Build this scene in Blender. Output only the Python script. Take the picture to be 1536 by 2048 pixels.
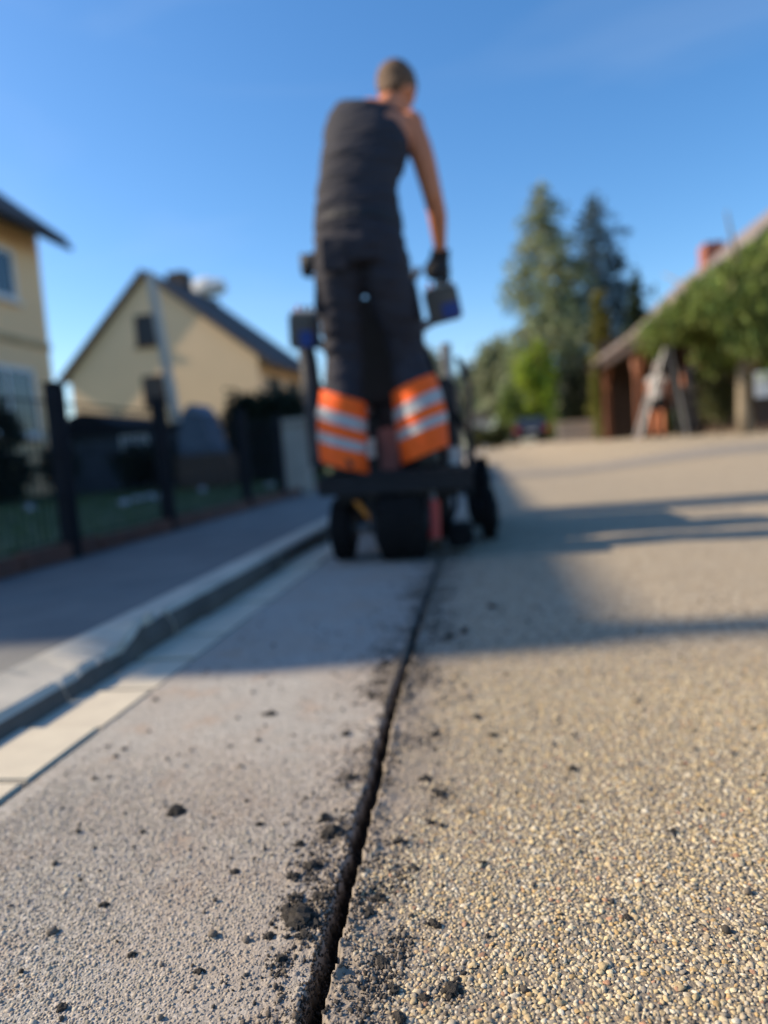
import bpy, bmesh, math, random
import numpy as np
from mathutils import Vector, Matrix, Euler

random.seed(7); rng = np.random.default_rng(7)
for o in list(bpy.data.objects): bpy.data.objects.remove(o, do_unlink=True)
scene = bpy.context.scene
COL = scene.collection
rad = math.radians

# ------------------------------------------------------------------ camera
CAMZ = .45
YAW, PITCH, ROLL = rad(8.05), rad(4.88), rad(-4.29)
FPX = 1420.0
cam_d = bpy.data.cameras.new('camera'); cam = bpy.data.objects.new('camera', cam_d); COL.objects.link(cam)
CR = Matrix.Rotation(YAW, 3, 'Z') @ Matrix.Rotation(math.pi/2 - PITCH, 3, 'X') @ Matrix.Rotation(ROLL, 3, 'Z')
cam.location = (0, 0, CAMZ); cam.rotation_euler = CR.to_euler()
cam_d.sensor_fit = 'VERTICAL'; cam_d.sensor_height = 24; cam_d.lens = FPX/2048*24
cam_d.clip_start = .02; cam_d.clip_end = 4000
cam_d.dof.use_dof = True; cam_d.dof.focus_distance = .60; cam_d.dof.aperture_fstop = 1.45
scene.camera = cam
# ------------------------------------------------------------------ sky and sun
SUN_EL = rad(34.3); SUN_DIR = Vector((1, .02, 0)).normalized()*math.cos(SUN_EL) + Vector((0, 0, -math.sin(SUN_EL)))
W = bpy.data.worlds.new('World'); scene.world = W; W.use_nodes = True
wn = W.node_tree.nodes; wl = W.node_tree.links
sky = wn.new('ShaderNodeTexSky'); sky.sky_type = 'NISHITA'; sky.sun_disc = False
sky.sun_elevation = SUN_EL; sky.sun_rotation = math.atan2(-SUN_DIR.x, -SUN_DIR.y)
sky.altitude = 300; sky.air_density = 1.0; sky.dust_density = .9; sky.ozone_density = 3.0
hsv = wn.new('ShaderNodeHueSaturation'); hsv.inputs['Saturation'].default_value = 1.25; wl.new(sky.outputs[0], hsv.inputs['Color'])
tcw = wn.new('ShaderNodeTexCoord'); mpw = wn.new('ShaderNodeMapping'); mpw.inputs['Scale'].default_value = (1.2, 3.2, 4.5); mpw.inputs['Location'].default_value = (3.7, 1.3, 2.1); mpw.inputs['Rotation'].default_value = (.2, .3, .5); wl.new(tcw.outputs['Generated'], mpw.inputs[0])
nzw = wn.new('ShaderNodeTexNoise'); nzw.inputs['Scale'].default_value = 1.3; nzw.inputs['Detail'].default_value = 5; nzw.inputs['Distortion'].default_value = .8; wl.new(mpw.outputs[0], nzw.inputs['Vector'])
rpw = wn.new('ShaderNodeMapRange'); rpw.inputs[1].default_value = .50; rpw.inputs[2].default_value = .85; rpw.inputs[3].default_value = 0; rpw.inputs[4].default_value = .11; wl.new(nzw.outputs[0], rpw.inputs[0])
mxw = wn.new('ShaderNodeMix'); mxw.data_type = 'RGBA'; mxw.inputs[7].default_value = (4.2, 4.6, 5.2, 1); wl.new(rpw.outputs[0], mxw.inputs[0]); wl.new(hsv.outputs[0], mxw.inputs[6])
wl.new(mxw.outputs[2], wn['Background'].inputs[0]); wn['Background'].inputs[1].default_value = .142
sd = bpy.data.lights.new('sun', 'SUN'); sd.energy = 5.0; sd.angle = rad(.53); sd.color = (1, .84, .62)
sun = bpy.data.objects.new('sun', sd); COL.objects.link(sun)
sun.rotation_euler = SUN_DIR.to_track_quat('-Z', 'Y').to_euler(); sun.location = (-20, 0, 20)
vs = scene.view_settings
vs.view_transform = 'Standard'; vs.look = 'None'; vs.gamma = 1; vs.use_curve_mapping = False; vs.exposure = .58
scene.render.film_transparent = False
scene.cycles.use_denoising = True
scene.cycles.max_bounces = 6; scene.cycles.diffuse_bounces = 3; scene.cycles.transparent_max_bounces = 8
scene.cycles.caustics_reflective = False; scene.cycles.caustics_refractive = False
scene.cycles.sample_clamp_indirect = 6

# ------------------------------------------------------------------ photo pixel -> place (distance always comes from a plane or a real depth)
O3 = Vector((0, 0, CAMZ))
def ray(x, y): return CR @ Vector(((x-768)/FPX, -(y-1024)/FPX, -1))
def P(x, y, d): return O3 + ray(x, y)*d
def G(x, y, z=0.): r = ray(x, y); return O3 + r*((z-CAMZ)/r.z)
def PY(x, y, Y): r = ray(x, y); return O3 + r*(Y/r.y)
def PX(x, y, X): r = ray(x, y); return O3 + r*(X/r.x)

# ------------------------------------------------------------------ mesh helpers
class MB:
    def __init__(s): s.v = []; s.f = []
    def add(s, vs_, fs):
        n = len(s.v); s.v += [tuple(p) for p in vs_]; s.f += [tuple(n+i for i in f) for f in fs]; return s
    def box(s, a, b, bev=0, rot=None, c=None):
        x0, y0, z0 = a; x1, y1, z1 = b
        if bev:
            q = min(bev, .45*min(abs(x1-x0), abs(y1-y0), abs(z1-z0)))
            bm = bmesh.new(); bmesh.ops.create_cube(bm, size=1)
            for v in bm.verts:
                v.co = Vector(((x0+x1)/2+v.co.x*(x1-x0), (y0+y1)/2+v.co.y*(y1-y0), (z0+z1)/2+v.co.z*(z1-z0)))
            bmesh.ops.bevel(bm, geom=list(bm.edges), offset=q, segments=2, affect='EDGES')
            bm.verts.index_update()
            V = [v.co.copy() for v in bm.verts]; Fc = [[v.index for v in f.verts] for f in bm.faces]; bm.free()
        else:
            V = [Vector(p) for p in ((x0,y0,z0),(x1,y0,z0),(x1,y1,z0),(x0,y1,z0),(x0,y0,z1),(x1,y0,z1),(x1,y1,z1),(x0,y1,z1))]
            Fc = [(0,3,2,1),(4,5,6,7),(0,1,5,4),(1,2,6,5),(2,3,7,6),(3,0,4,7)]
        if rot is not None:
            c = Vector(c) if c is not None else Vector(((x0+x1)/2,(y0+y1)/2,(z0+z1)/2))
            V = [rot @ (p-c) + c for p in V]
        return s.add(V, Fc)
    def loft(s, pts, rr, side=(1,0,0), n=14, cap=True, frames=None):
        pts = [Vector(p) for p in pts]; side = Vector(side); V = []; m = len(pts)
        for i, p in enumerate(pts):
            t = (pts[min(i+1, m-1)] - pts[max(i-1, 0)])
            t = t.normalized() if t.length > 1e-9 else Vector((0,0,1))
            sd_ = side - t*side.dot(t)
            if sd_.length < 1e-4: sd_ = t.orthogonal()
            sd_.normalize(); nn = t.cross(sd_)
            r = rr[i]; rx, ry = (r, r) if not isinstance(r, (tuple, list)) else r
            for k in range(n):
                a = 2*math.pi*k/n
                V.append(p + sd_*(rx*math.cos(a)) + nn*(ry*math.sin(a)))
        Fc = [(i*n+k, i*n+(k+1)%n, (i+1)*n+(k+1)%n, (i+1)*n+k) for i in range(m-1) for k in range(n)]
        if cap:
            Fc.append(tuple(range(n-1, -1, -1))); Fc.append(tuple((m-1)*n+k for k in range(n)))
        return s.add(V, Fc)
    def rod(s, a, b, r, r2=None, n=8): return s.loft([a, b], [r, r if r2 is None else r2], n=n)
    def cyl(s, c, axis, r, w, n=24, bev=0):
        c = Vector(c); ax = Vector(axis).normalized()
        if bev: return s.loft([c-ax*w/2, c-ax*(w/2-bev*.3), c-ax*(w/2-bev), c+ax*(w/2-bev), c+ax*(w/2-bev*.3), c+ax*w/2], [r-bev, r-bev*.3, r, r, r-bev*.3, r-bev], side=ax.orthogonal(), n=n)
        return s.loft([c-ax*w/2, c+ax*w/2], [r, r], side=ax.orthogonal(), n=n)
    def ball(s, c, r, rot=None, sub=2, noise=0, seed=0):
        bm = bmesh.new(); bmesh.ops.create_icosphere(bm, subdivisions=sub, radius=1)
        r = Vector(r if isinstance(r, (tuple, list, Vector)) else (r, r, r)); rn = random.Random(seed); c = Vector(c)
        V = []
        for v in bm.verts:
            q = v.co*(1+noise*(rn.random()-.5)*2); q = Vector((q.x*r.x, q.y*r.y, q.z*r.z))
            V.append((rot @ q if rot is not None else q) + c)
        bm.verts.index_update(); Fc = [[v.index for v in f.verts] for f in bm.faces]; bm.free()
        return s.add(V, Fc)
    def poly_prism(s, outline, d):   # outline: list of Vectors (planar), d: thickness vector
        n = len(outline); d = Vector(d); V = [Vector(p) for p in outline] + [Vector(p)+d for p in outline]
        return s.add(V, [tuple(range(n-1,-1,-1)), tuple(range(n, 2*n))] + [(i, (i+1)%n, n+(i+1)%n, n+i) for i in range(n)])
    def build(s, name, mat, parent=None, base=None, smooth=False):
        off = wloc(parent) if parent is not None else Vector(base if base is not None else (0,0,0))
        me = bpy.data.meshes.new(name); me.from_pydata([tuple(Vector(p)-off) for p in s.v], [], s.f); me.update()
        bm = bmesh.new(); bm.from_mesh(me); bmesh.ops.recalc_face_normals(bm, faces=list(bm.faces)); bm.to_mesh(me); bm.free()
        return link(name, me, mat, parent, off, smooth)
def wloc(o):
    v = Vector((0,0,0))
    while o is not None: v = v + o.location; o = o.parent
    return v
def link(name, me, mat, parent, off, smooth=False):
    o = bpy.data.objects.new(name, me); COL.objects.link(o)
    if mat is not None and not me.materials: me.materials.append(mat)
    if parent is not None: o.parent = parent
    else: o.location = off
    if smooth: me.polygons.foreach_set('use_smooth', [True]*len(me.polygons))
    return o
def tag(o, label=None, cat=None, group=None, kind=None):
    if label: o['label'] = label
    if cat: o['category'] = cat
    if group: o['group'] = group
    if kind: o['kind'] = kind
    return o
def thing(name, loc, label, cat, group=None):
    o = bpy.data.objects.new(name, None); COL.objects.link(o); o.location = loc; o.empty_display_size = .1
    return tag(o, label, cat, group)
def npmesh(name, V, Fc, mat, parent=None, base=(0,0,0), tint=None, smooth=False):
    """V (n,3), Fc (m,k) arrays -> fast mesh; tint (n,3) point colour attribute"""
    off = wloc(parent) if parent is not None else Vector(base)
    V = np.asarray(V, dtype=np.float32) - np.array(off, dtype=np.float32); Fc = np.asarray(Fc, dtype=np.int32)
    me = bpy.data.meshes.new(name); m, k = Fc.shape
    me.vertices.add(len(V)); me.vertices.foreach_set('co', V.ravel())
    me.loops.add(m*k); me.loops.foreach_set('vertex_index', Fc.ravel())
    me.polygons.add(m); me.polygons.foreach_set('loop_start', np.arange(0, m*k, k, dtype=np.int32))
    me.update(calc_edges=True)
    if tint is not None:
        a = me.color_attributes.new('tint', 'FLOAT_COLOR', 'POINT')
        c = np.ones((len(V), 4), dtype=np.float32); c[:, :3] = tint; a.data.foreach_set('color', c.ravel())
    return link(name, me, mat, parent, off, smooth)
def union(mb, name, mat, parent, voxel=.008, smooth=4, fac=.5, wrinkle=0):
    """closed overlapping volumes -> one continuous skin"""
    off = wloc(parent)
    me = bpy.data.meshes.new('tmp'); me.from_pydata([tuple(Vector(p)-off) for p in mb.v], [], mb.f); me.update()
    bm = bmesh.new(); bm.from_mesh(me); bmesh.ops.recalc_face_normals(bm, faces=list(bm.faces)); bm.to_mesh(me); bm.free()
    o = bpy.data.objects.new('tmp', me); COL.objects.link(o)
    r = o.modifiers.new('r', 'REMESH'); r.mode = 'VOXEL'; r.voxel_size = voxel
    if smooth: q = o.modifiers.new('s', 'SMOOTH'); q.iterations = smooth; q.factor = fac
    dg = bpy.context.evaluated_depsgraph_get(); dg.update()
    m2 = bpy.data.meshes.new_from_object(o.evaluated_get(dg)); m2.name = name
    bpy.data.objects.remove(o, do_unlink=True); bpy.data.meshes.remove(me)
    m2.materials.clear()
    if wrinkle:
        from mathutils import noise as mn
        nr = [v.normal.copy() for v in m2.vertices]
        for v, nn in zip(m2.vertices, nr):
            q = v.co; v.co = q + nn*wrinkle*(mn.noise(Vector((q.x*5, q.y*5, q.z*26+q.x*6))) + .6*mn.noise(Vector((q.x*11+7, q.y*11, q.z*38-q.x*14))))
    return link(name, m2, mat, parent, off, True)

# ------------------------------------------------------------------ material helpers
def newmat(name):
    m = bpy.data.materials.new(name); m.use_nodes = True; nt = m.node_tree
    return m, nt.nodes, nt.links, nt.nodes['Principled BSDF']
def M(name, c1, c2=None, scale=6, rough=.75, bump=0, bscale=None, metal=0, spec=.4, stretch=(1,1,1), bdist=.01, det=6):
    m, n, l, b = newmat(name)
    b.inputs['Roughness'].default_value = rough; b.inputs['Metallic'].default_value = metal; b.inputs['Specular IOR Level'].default_value = spec
    c2 = c2 or tuple(.75*x for x in c1)
    g = n.new('ShaderNodeNewGeometry'); mp = n.new('ShaderNodeMapping'); mp.inputs['Scale'].default_value = stretch
    l.new(g.outputs['Position'], mp.inputs[0])
    t = n.new('ShaderNodeTexNoise'); t.inputs['Scale'].default_value = scale; t.inputs['Detail'].default_value = det; l.new(mp.outputs[0], t.inputs['Vector'])
    r = n.new('ShaderNodeValToRGB'); r.color_ramp.elements[0].position = .32; r.color_ramp.elements[1].position = .68
    r.color_ramp.elements[0].color = (*c2, 1); r.color_ramp.elements[1].color = (*c1, 1)
    l.new(t.outputs[0], r.inputs[0]); l.new(r.outputs[0], b.inputs['Base Color'])
    if bump:
        t2 = n.new('ShaderNodeTexNoise'); t2.inputs['Scale'].default_value = bscale or scale*6; t2.inputs['Detail'].default_value = 5; l.new(mp.outputs[0], t2.inputs['Vector'])
        bp = n.new('ShaderNodeBump'); bp.inputs['Strength'].default_value = bump; bp.inputs['Distance'].default_value = bdist
        l.new(t2.outputs[0], bp.inputs['Height']); l.new(bp.outputs[0], b.inputs['Normal'])
    return m
def Mleaf(name, rough=.6, trans=.35):
    m, n, l, b = newmat(name)
    a = n.new('ShaderNodeAttribute'); a.attribute_name = 'tint'; l.new(a.outputs['Color'], b.inputs['Base Color'])
    b.inputs['Roughness'].default_value = rough; b.inputs['Specular IOR Level'].default_value = .25
    tr = n.new('ShaderNodeBsdfTranslucent'); mx = n.new('ShaderNodeMixShader'); mx.inputs[0].default_value = trans
    l.new(a.outputs['Color'], tr.inputs[0]); l.new(b.outputs[0], mx.inputs[1]); l.new(tr.outputs[0], mx.inputs[2])
    l.new(mx.outputs[0], n['Material Output'].inputs[0]); return m
def Mglass(name, tint=(.03, .04, .05)):
    return M(name, tint, tuple(.8*x for x in tint), 1, .06, spec=.9)
def Mtint(name, rough=.85, bump=.4, bscale=900, spec=.25):
    m, n, l, b = newmat(name)
    a = n.new('ShaderNodeAttribute'); a.attribute_name = 'tint'
    g = n.new('ShaderNodeNewGeometry'); t = n.new('ShaderNodeTexNoise'); t.inputs['Scale'].default_value = bscale; t.inputs['Detail'].default_value = 4
    l.new(g.outputs['Position'], t.inputs['Vector'])
    mr = n.new('ShaderNodeMapRange'); mr.inputs[1].default_value = .3; mr.inputs[2].default_value = .7; mr.inputs[3].default_value = .72; mr.inputs[4].default_value = 1.18
    l.new(t.outputs[0], mr.inputs[0])
    mx = n.new('ShaderNodeMix'); mx.data_type = 'RGBA'; mx.blend_type = 'MULTIPLY'; mx.inputs[0].default_value = 1
    l.new(a.outputs['Color'], mx.inputs[6]); l.new(mr.outputs[0], mx.inputs[7]); l.new(mx.outputs[2], b.inputs['Base Color'])
    b.inputs['Roughness'].default_value = rough; b.inputs['Specular IOR Level'].default_value = spec
    bp = n.new('ShaderNodeBump'); bp.inputs['Strength'].default_value = bump; bp.inputs['Distance'].default_value = .0006
    l.new(t.outputs[0], bp.inputs['Height']); l.new(bp.outputs[0], b.inputs['Normal']); return m

MAT = dict(
 concrete=M('pale_concrete', (.53,.475,.37), (.46,.41,.325), 14, .85, .25, 260, bdist=.002),
 kerb_front=M('dark_kerb_front', (.11,.10,.09), (.065,.06,.056), 9, .9, .5, 130, bdist=.004),
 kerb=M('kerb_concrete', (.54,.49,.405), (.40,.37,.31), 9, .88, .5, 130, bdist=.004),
 sidewalk=M('sidewalk_asphalt', (.175,.172,.162), (.13,.13,.127), 5, .85, .5, 420, bdist=.002),
 edging=M('red_brown_edging', (.17,.075,.055), (.10,.055,.045), 8, .85, .4, 90),
 lawn=M('lawn_soil', (.075,.10,.035), (.05,.075,.03), 3, .95),
 terrain=M('terrain', (.12,.13,.06), (.08,.09,.05), .3, .95),
 anth=M('anthracite_metal', (.014,.016,.022), (.010,.012,.017), 4, .75, spec=.15),
 render_y=M('yellow_render', (.94,.64,.36), (.90,.61,.345), 1.2, .9, .2, 60),
 render_c=M('cream_render', (.84,.59,.36), (.80,.565,.345), 1.2, .9, .2, 60),
 white=M('white_paint', (.78,.78,.76), (.70,.70,.68), 4, .5),
 pane=Mglass('window_glass'), pane_d=M('dim_window_glass', (.025,.03,.04), None, 1, .3, spec=.25),
 tile_d=M('dark_roof_tile', (.075,.06,.055), (.05,.042,.04), 2, .75, .6, 9, bdist=.05),
 tile_g=M('grey_brown_roof_tile', (.22,.175,.155), (.16,.135,.125), 3, .8, .7, 9, bdist=.05),
 brick=M('chimney_brick', (.36,.13,.08), (.25,.09,.06), 6, .85, .5, 30),
 dbrick=M('dark_chimney', (.06,.05,.05), (.04,.035,.035), 6, .85),
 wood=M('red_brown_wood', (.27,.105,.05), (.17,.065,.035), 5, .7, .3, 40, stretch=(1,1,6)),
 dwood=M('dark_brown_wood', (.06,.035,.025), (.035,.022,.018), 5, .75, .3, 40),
 shed=M('slate_blue_boards', (.07,.085,.11), (.05,.06,.08), 5, .8, .3, 40),
 hood=M('blue_grey_canvas', (.13,.165,.22), (.10,.13,.18), 5, .8),
 wicker=M('brown_wicker', (.13,.085,.06), (.08,.05,.04), 30, .8, .6, 90),
 stone=M('pale_stone', (.34,.315,.28), (.27,.25,.225), 6, .9, .5, 60),
 wstone=M('white_border_stone', (.42,.42,.45), (.34,.34,.37), 9, .8, .4, 60),
 pole=M('weathered_pale_pole', (.58,.55,.50), (.47,.45,.41), 4, .8, .3, 30),
 bark=M('bark', (.10,.075,.055), (.06,.045,.035), 9, .95, .8, 26, stretch=(1,1,.3), bdist=.03),
 bark_p=M('pale_bark', (.30,.25,.18), (.20,.165,.12), 9, .95, .8, 26, stretch=(1,1,.3), bdist=.02),
 leaf=Mleaf('leaf'),
 rubber=M('rubber', (.012,.012,.013), (.009,.009,.010), 20, .9, .3, 80, spec=.15),
 blackp=M('black_powder_coat', (.014,.015,.018), (.010,.011,.014), 10, .7, spec=.25),
 steel=M('worn_steel', (.30,.30,.31), (.20,.20,.21), 14, .42, metal=.8),
 cgrey=M('control_box_grey', (.13,.13,.125), (.09,.09,.09), 8, .6),
 greyp=M('grey_paint', (.36,.37,.42), (.31,.32,.36), 6, .5),
 silver=M('light_grey_plastic', (.5,.5,.5), (.42,.42,.43), 6, .45),
 bluep=M('blue_paint', (.02,.075,.34), (.018,.06,.27), 6, .4),
 redp=M('red_paint', (.42,.035,.03), (.33,.03,.028), 6, .45),
 rwp=M('faded_red_panel', (.28,.13,.12), (.22,.10,.10), 9, .55),
 orangep=M('orange_paint', (.60,.22,.03), (.48,.17,.03), 6, .5),
 engine=M('engine_metal', (.055,.055,.06), (.03,.03,.035), 12, .5, .4, 50, metal=.4),
 skin=M('skin', (.60,.225,.11), (.52,.185,.09), 9, .55, .15, 160, bdist=.002),
 hair=M('brown_hair', (.17,.088,.04), (.09,.048,.025), 60, .6, .9, 260, bdist=.006),
 tank=M('charcoal_jersey', (.034,.033,.043), (.024,.024,.033), 5, .85, .55, 9, stretch=(.7,.7,5), bdist=.03, spec=.3),
 trouser=M('dark_navy_workwear', (.032,.031,.041), (.023,.022,.031), 7, .85, .6, 10, bdist=.03, spec=.3),
 trim=M('worn_grey_patch', (.14,.13,.125), (.09,.085,.085), 12, .85, .4, 40),
 hivis=M('hi_vis_orange', (1.0,.135,.006), (.90,.105,.006), 9, .75, .35, 14, bdist=.02),
 reflect=M('silver_reflective_tape', (.44,.42,.41), (.35,.34,.34), 30, .4, .3, 14, bdist=.02),
 glove=M('black_glove', (.018,.019,.024), (.013,.014,.018), 20, .7, .3, 60),
 boot=M('dark_boot', (.03,.027,.024), (.02,.018,.016), 14, .6),
 carp=M('car_paint_dark', (.022,.025,.035), (.02,.022,.03), 3, .25, spec=.6),
 lamp=M('red_lamp_glass', (.45,.01,.03), (.38,.01,.02), 9, .25),
 alu=M('ladder_aluminium', (.24,.24,.25), (.19,.19,.20), 9, .45, metal=.3),
 owhite=M('pale_wall_render', (.62,.60,.55), (.55,.53,.49), 2, .9),
 cwhite=M('white_cotton', (.52,.50,.50), (.45,.43,.43), 6, .9),
 cblack=M('black_cotton', (.016,.016,.02), (.012,.012,.016), 6, .9),
 eye=M('eye_white', (.7,.68,.66), (.66,.64,.62), 6, .2),
 cloudm=None,
)
# ------------------------------------------------------------------ numpy noise
def vnoise(x, y, s, seed):
    x = np.asarray(x)*s + 1000; y = np.asarray(y)*s + 1000
    xi = np.floor(x).astype(np.int64); yi = np.floor(y).astype(np.int64); fx = x-xi; fy = y-yi
    fx = fx*fx*(3-2*fx); fy = fy*fy*(3-2*fy)
    def h(a, b):
        n = (a*374761393 + b*668265263 + seed*974711) & 0x7fffffff
        n = ((n ^ (n >> 13))*1274126177) & 0x7fffffff
        return ((n ^ (n >> 16)) & 0xffff)/65535.
    return (h(xi,yi)*(1-fx)+h(xi+1,yi)*fx)*(1-fy) + (h(xi,yi+1)*(1-fx)+h(xi+1,yi+1)*fx)*fy
def fbm(x, y, s, seed, o=4): return sum(vnoise(x, y, s*2**i, seed+i*17)*.5**i for i in range(o))/(2-.5**(o-1))
sstep = lambda a, b, x: (lambda t: t*t*(3-2*t))(np.clip((x-a)/(b-a), 0, 1))

# ------------------------------------------------------------------ the road with the saw cut
CUTY = np.array([-2, .3, .51, .58, .67, .87, 1.12, 1.45, 1.89, 2.95, 4.]); CUTX = np.array([-.15, -.160, -.163, -.164, -.166, -.170, -.180, -.184, -.186, -.190, -.19])
def cutx(y): return np.interp(y, CUTY, CUTX) + .004*(vnoise(y, y*0, 5, 3)-.5)
CUT_END = 3.02
def cut_u(x, y):                        # signed distance from the cut's nearer edge (negative = inside), and side
    c = cutx(y); wl_ = .0112 + .010*(fbm(y, y*0+3, 48, 5)-.5) + .007*(fbm(y, y*0, 12, 8)-.5)+.008*(fbm(x, y, 120, 67, 3)-.5); wr = .0105 + .0085*(fbm(y, y*0+7, 55, 6)-.5)+.005*(vnoise(x, y, 170, 66)-.5)
    u = x - c; return np.where(u < 0, -u-wl_, u-wr), u
def bank(x, y): return .29*sstep(3.5, 15, y)*sstep(.9, 3.4, x)
def road_z(x, y, fine=True):
    z = bank(x, y)
    if fine:
        d, u = cut_u(x, y); on = 1-sstep(CUT_END-.1, CUT_END, y)
        lip = np.exp(-np.clip(d, 0, 1)/.022)*on
        lumps = fbm(x, y, 90, 21, 4)
        z = z + lip*(.017*np.clip(lumps-.40, 0, 1)+.0025*(u > 0)) + .55*np.exp(-np.clip(d, 0, 1)/.05)*on*.02*np.clip(fbm(x, y, 34, 88)-.5, 0, 1)
        z = z + .0016*(fbm(x, y, 14, 31)-.5) + .0011*(vnoise(x, y, 330, 41)-.5)
        dep = .034 + .010*(fbm(x, y, 30, 51)-.5)
        z = np.where(d < 0, z - on*dep*sstep(0, np.where(u < 0, .0085, .0042), -d) + .004*(vnoise(x, y, 260, 61)-.5)*on, z)
    return z
xs = np.concatenate([np.arange(-.688, -.25, .0045), np.arange(-.25, -.09, .0014), np.arange(-.09, .8, .0055), np.arange(.8, 4, .12), np.geomspace(4, 60, 24)])
ys = np.concatenate([np.arange(-6, .36, .25), np.arange(.40, 1.15, .0024), np.arange(1.15, 1.9, .005), np.arange(1.9, 3.1, .012), np.arange(3.1, 16, .3), np.geomspace(16, 160, 30)])
X, Y = np.meshgrid(xs, ys); Z = road_z(X, Y)
nx, ny = len(xs), len(ys)
idx = np.arange(nx*ny).reshape(ny, nx)
Fq = np.stack([idx[:-1,:-1], idx[:-1,1:], idx[1:,1:], idx[1:,:-1]], -1).reshape(-1, 4)

def road_material():
    m, n, l, b = newmat('road_surface')
    def N(t, **k):
        q = n.new(t)
        for a, v in k.items(): q.inputs[a].default_value = v
        return q
    def math_(op, a, c=None, d=None):
        q = n.new('ShaderNodeMath'); q.operation = op
        for i, v in enumerate((a, c, d)):
            if v is None: continue
            if isinstance(v, (int, float)): q.inputs[i].default_value = v
            else: l.new(v, q.inputs[i])
        return q.outputs[0]
    def mix(f, a, c, bt='MIX'):
        q = n.new('ShaderNodeMix'); q.data_type = 'RGBA'; q.blend_type = bt
        for i, v in ((0, f), (6, a), (7, c)):
            if isinstance(v, tuple): q.inputs[i].default_value = (*v, 1)
            elif isinstance(v, (int, float)): q.inputs[i].default_value = v
            else: l.new(v, q.inputs[i])
        return q.outputs[2]
    def ramp(f, stops):
        q = n.new('ShaderNodeValToRGB'); e = q.color_ramp.elements
        while len(e) < len(stops): e.new(.5)
        for i, (p, c) in enumerate(stops): e[i].position = p; e[i].color = (*c, 1)
        l.new(f, q.inputs[0]); return q.outputs[0]
    g = n.new('ShaderNodeNewGeometry'); pos = g.outputs['Position']
    sx = n.new('ShaderNodeSeparateXYZ'); l.new(pos, sx.inputs[0]); px, py, pz = sx.outputs
    def noise(s, d=5):
        q = N('ShaderNodeTexNoise', Scale=s, Detail=d); l.new(pos, q.inputs['Vector']); return q.outputs[0]
    flat = n.new('ShaderNodeMapping'); flat.inputs['Scale'].default_value = (1, 1, .0); l.new(pos, flat.inputs[0])
    vor = N('ShaderNodeTexVoronoi', Scale=165); l.new(flat.outputs[0], vor.inputs['Vector'])
    hs = n.new('ShaderNodeSeparateXYZ'); l.new(vor.outputs['Color'], hs.inputs[0])
    peb = ramp(hs.outputs[0], [(0, (.20,.17,.135)), (.22, (.36,.30,.225)), (.45, (.50,.41,.285)), (.65, (.45,.34,.21)), (.82, (.57,.49,.365)), (1, (.70,.63,.50))])
    gap = ramp(vor.outputs['Distance'], [(.25, (1,1,1)), (.75, (.45,.43,.40))])
    # near the camera the stones are real geometry: the sheet shows the binder, darkened for shadow in the gaps
    near = math_('SUBTRACT', 1.0, math_('SMOOTH_MIN', 1.0, math_('MAXIMUM', 0.0, math_('DIVIDE', math_('SUBTRACT', py, 1.0), .7)), .1))
    right = mix(near, mix(1.0, peb, gap, 'MULTIPLY'), (.165,.138,.108))
    right = mix(math_('MULTIPLY', noise(.7), .35), right, (.36,.305,.235))
    vor2 = N('ShaderNodeTexVoronoi', Scale=330); l.new(flat.outputs[0], vor2.inputs['Vector'])
    h2 = n.new('ShaderNodeSeparateXYZ'); l.new(vor2.outputs['Color'], h2.inputs[0])
    left = ramp(h2.outputs[1], [(0, (.22,.21,.185)), (.5, (.32,.30,.27)), (.85, (.39,.365,.33)), (1, (.50,.47,.43))])
    left = mix(ramp(noise(4), [(.42, (0,0,0)), (.66, (.65,.65,.65))]), left, (.33,.275,.225))
    left = mix(ramp(noise(11, 3), [(.58, (0,0,0)), (.75, (.5,.5,.5))]), left, (.33,.215,.14))
    side = math_('GREATER_THAN', px, -.175)
    col = mix(side, left, right)
    u = math_('ABSOLUTE', math_('ADD', px, .175))
    dn = math_('MULTIPLY', math_('POWER', 2.718, math_('MULTIPLY', u, -14.)), 1.5)
    dmask = math_('MINIMUM', .9, math_('MULTIPLY', dn, ramp(noise(26, 6), [(.36, (.15,.15,.15)), (.62, (1,1,1))])))
    col = mix(dmask, col, mix(noise(60), (.20,.165,.135), (.36,.31,.26)))
    # fresh cut faces expose the black bitumen
    deep = math_('MINIMUM', 1.0, math_('MAXIMUM', 0.0, math_('MULTIPLY', math_('SUBTRACT', -.004, pz), 62.)))
    col = mix(deep, col, mix(noise(150), (.010,.009,.008), (.05,.039,.03)))
    l.new(col, b.inputs['Base Color']); b.inputs['Roughness'].default_value = .9; b.inputs['Specular IOR Level'].default_value = .25
    bp = N('ShaderNodeBump', Strength=.7, Distance=.0022)
    hgt = math_('ADD', math_('MULTIPLY', math_('MULTIPLY', vor.outputs['Distance'], -1.), math_('MULTIPLY', side, .8)), math_('MULTIPLY', vor2.outputs['Distance'], -.5))
    l.new(math_('ADD', hgt, math_('MULTIPLY', noise(500, 3), .6)), bp.inputs['Height']); l.new(bp.outputs[0], b.inputs['Normal'])
    return m
road = npmesh('road', np.stack([X, Y, Z], -1).reshape(-1, 3), Fq, road_material(), smooth=True); tag(road, kind='structure')

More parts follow.
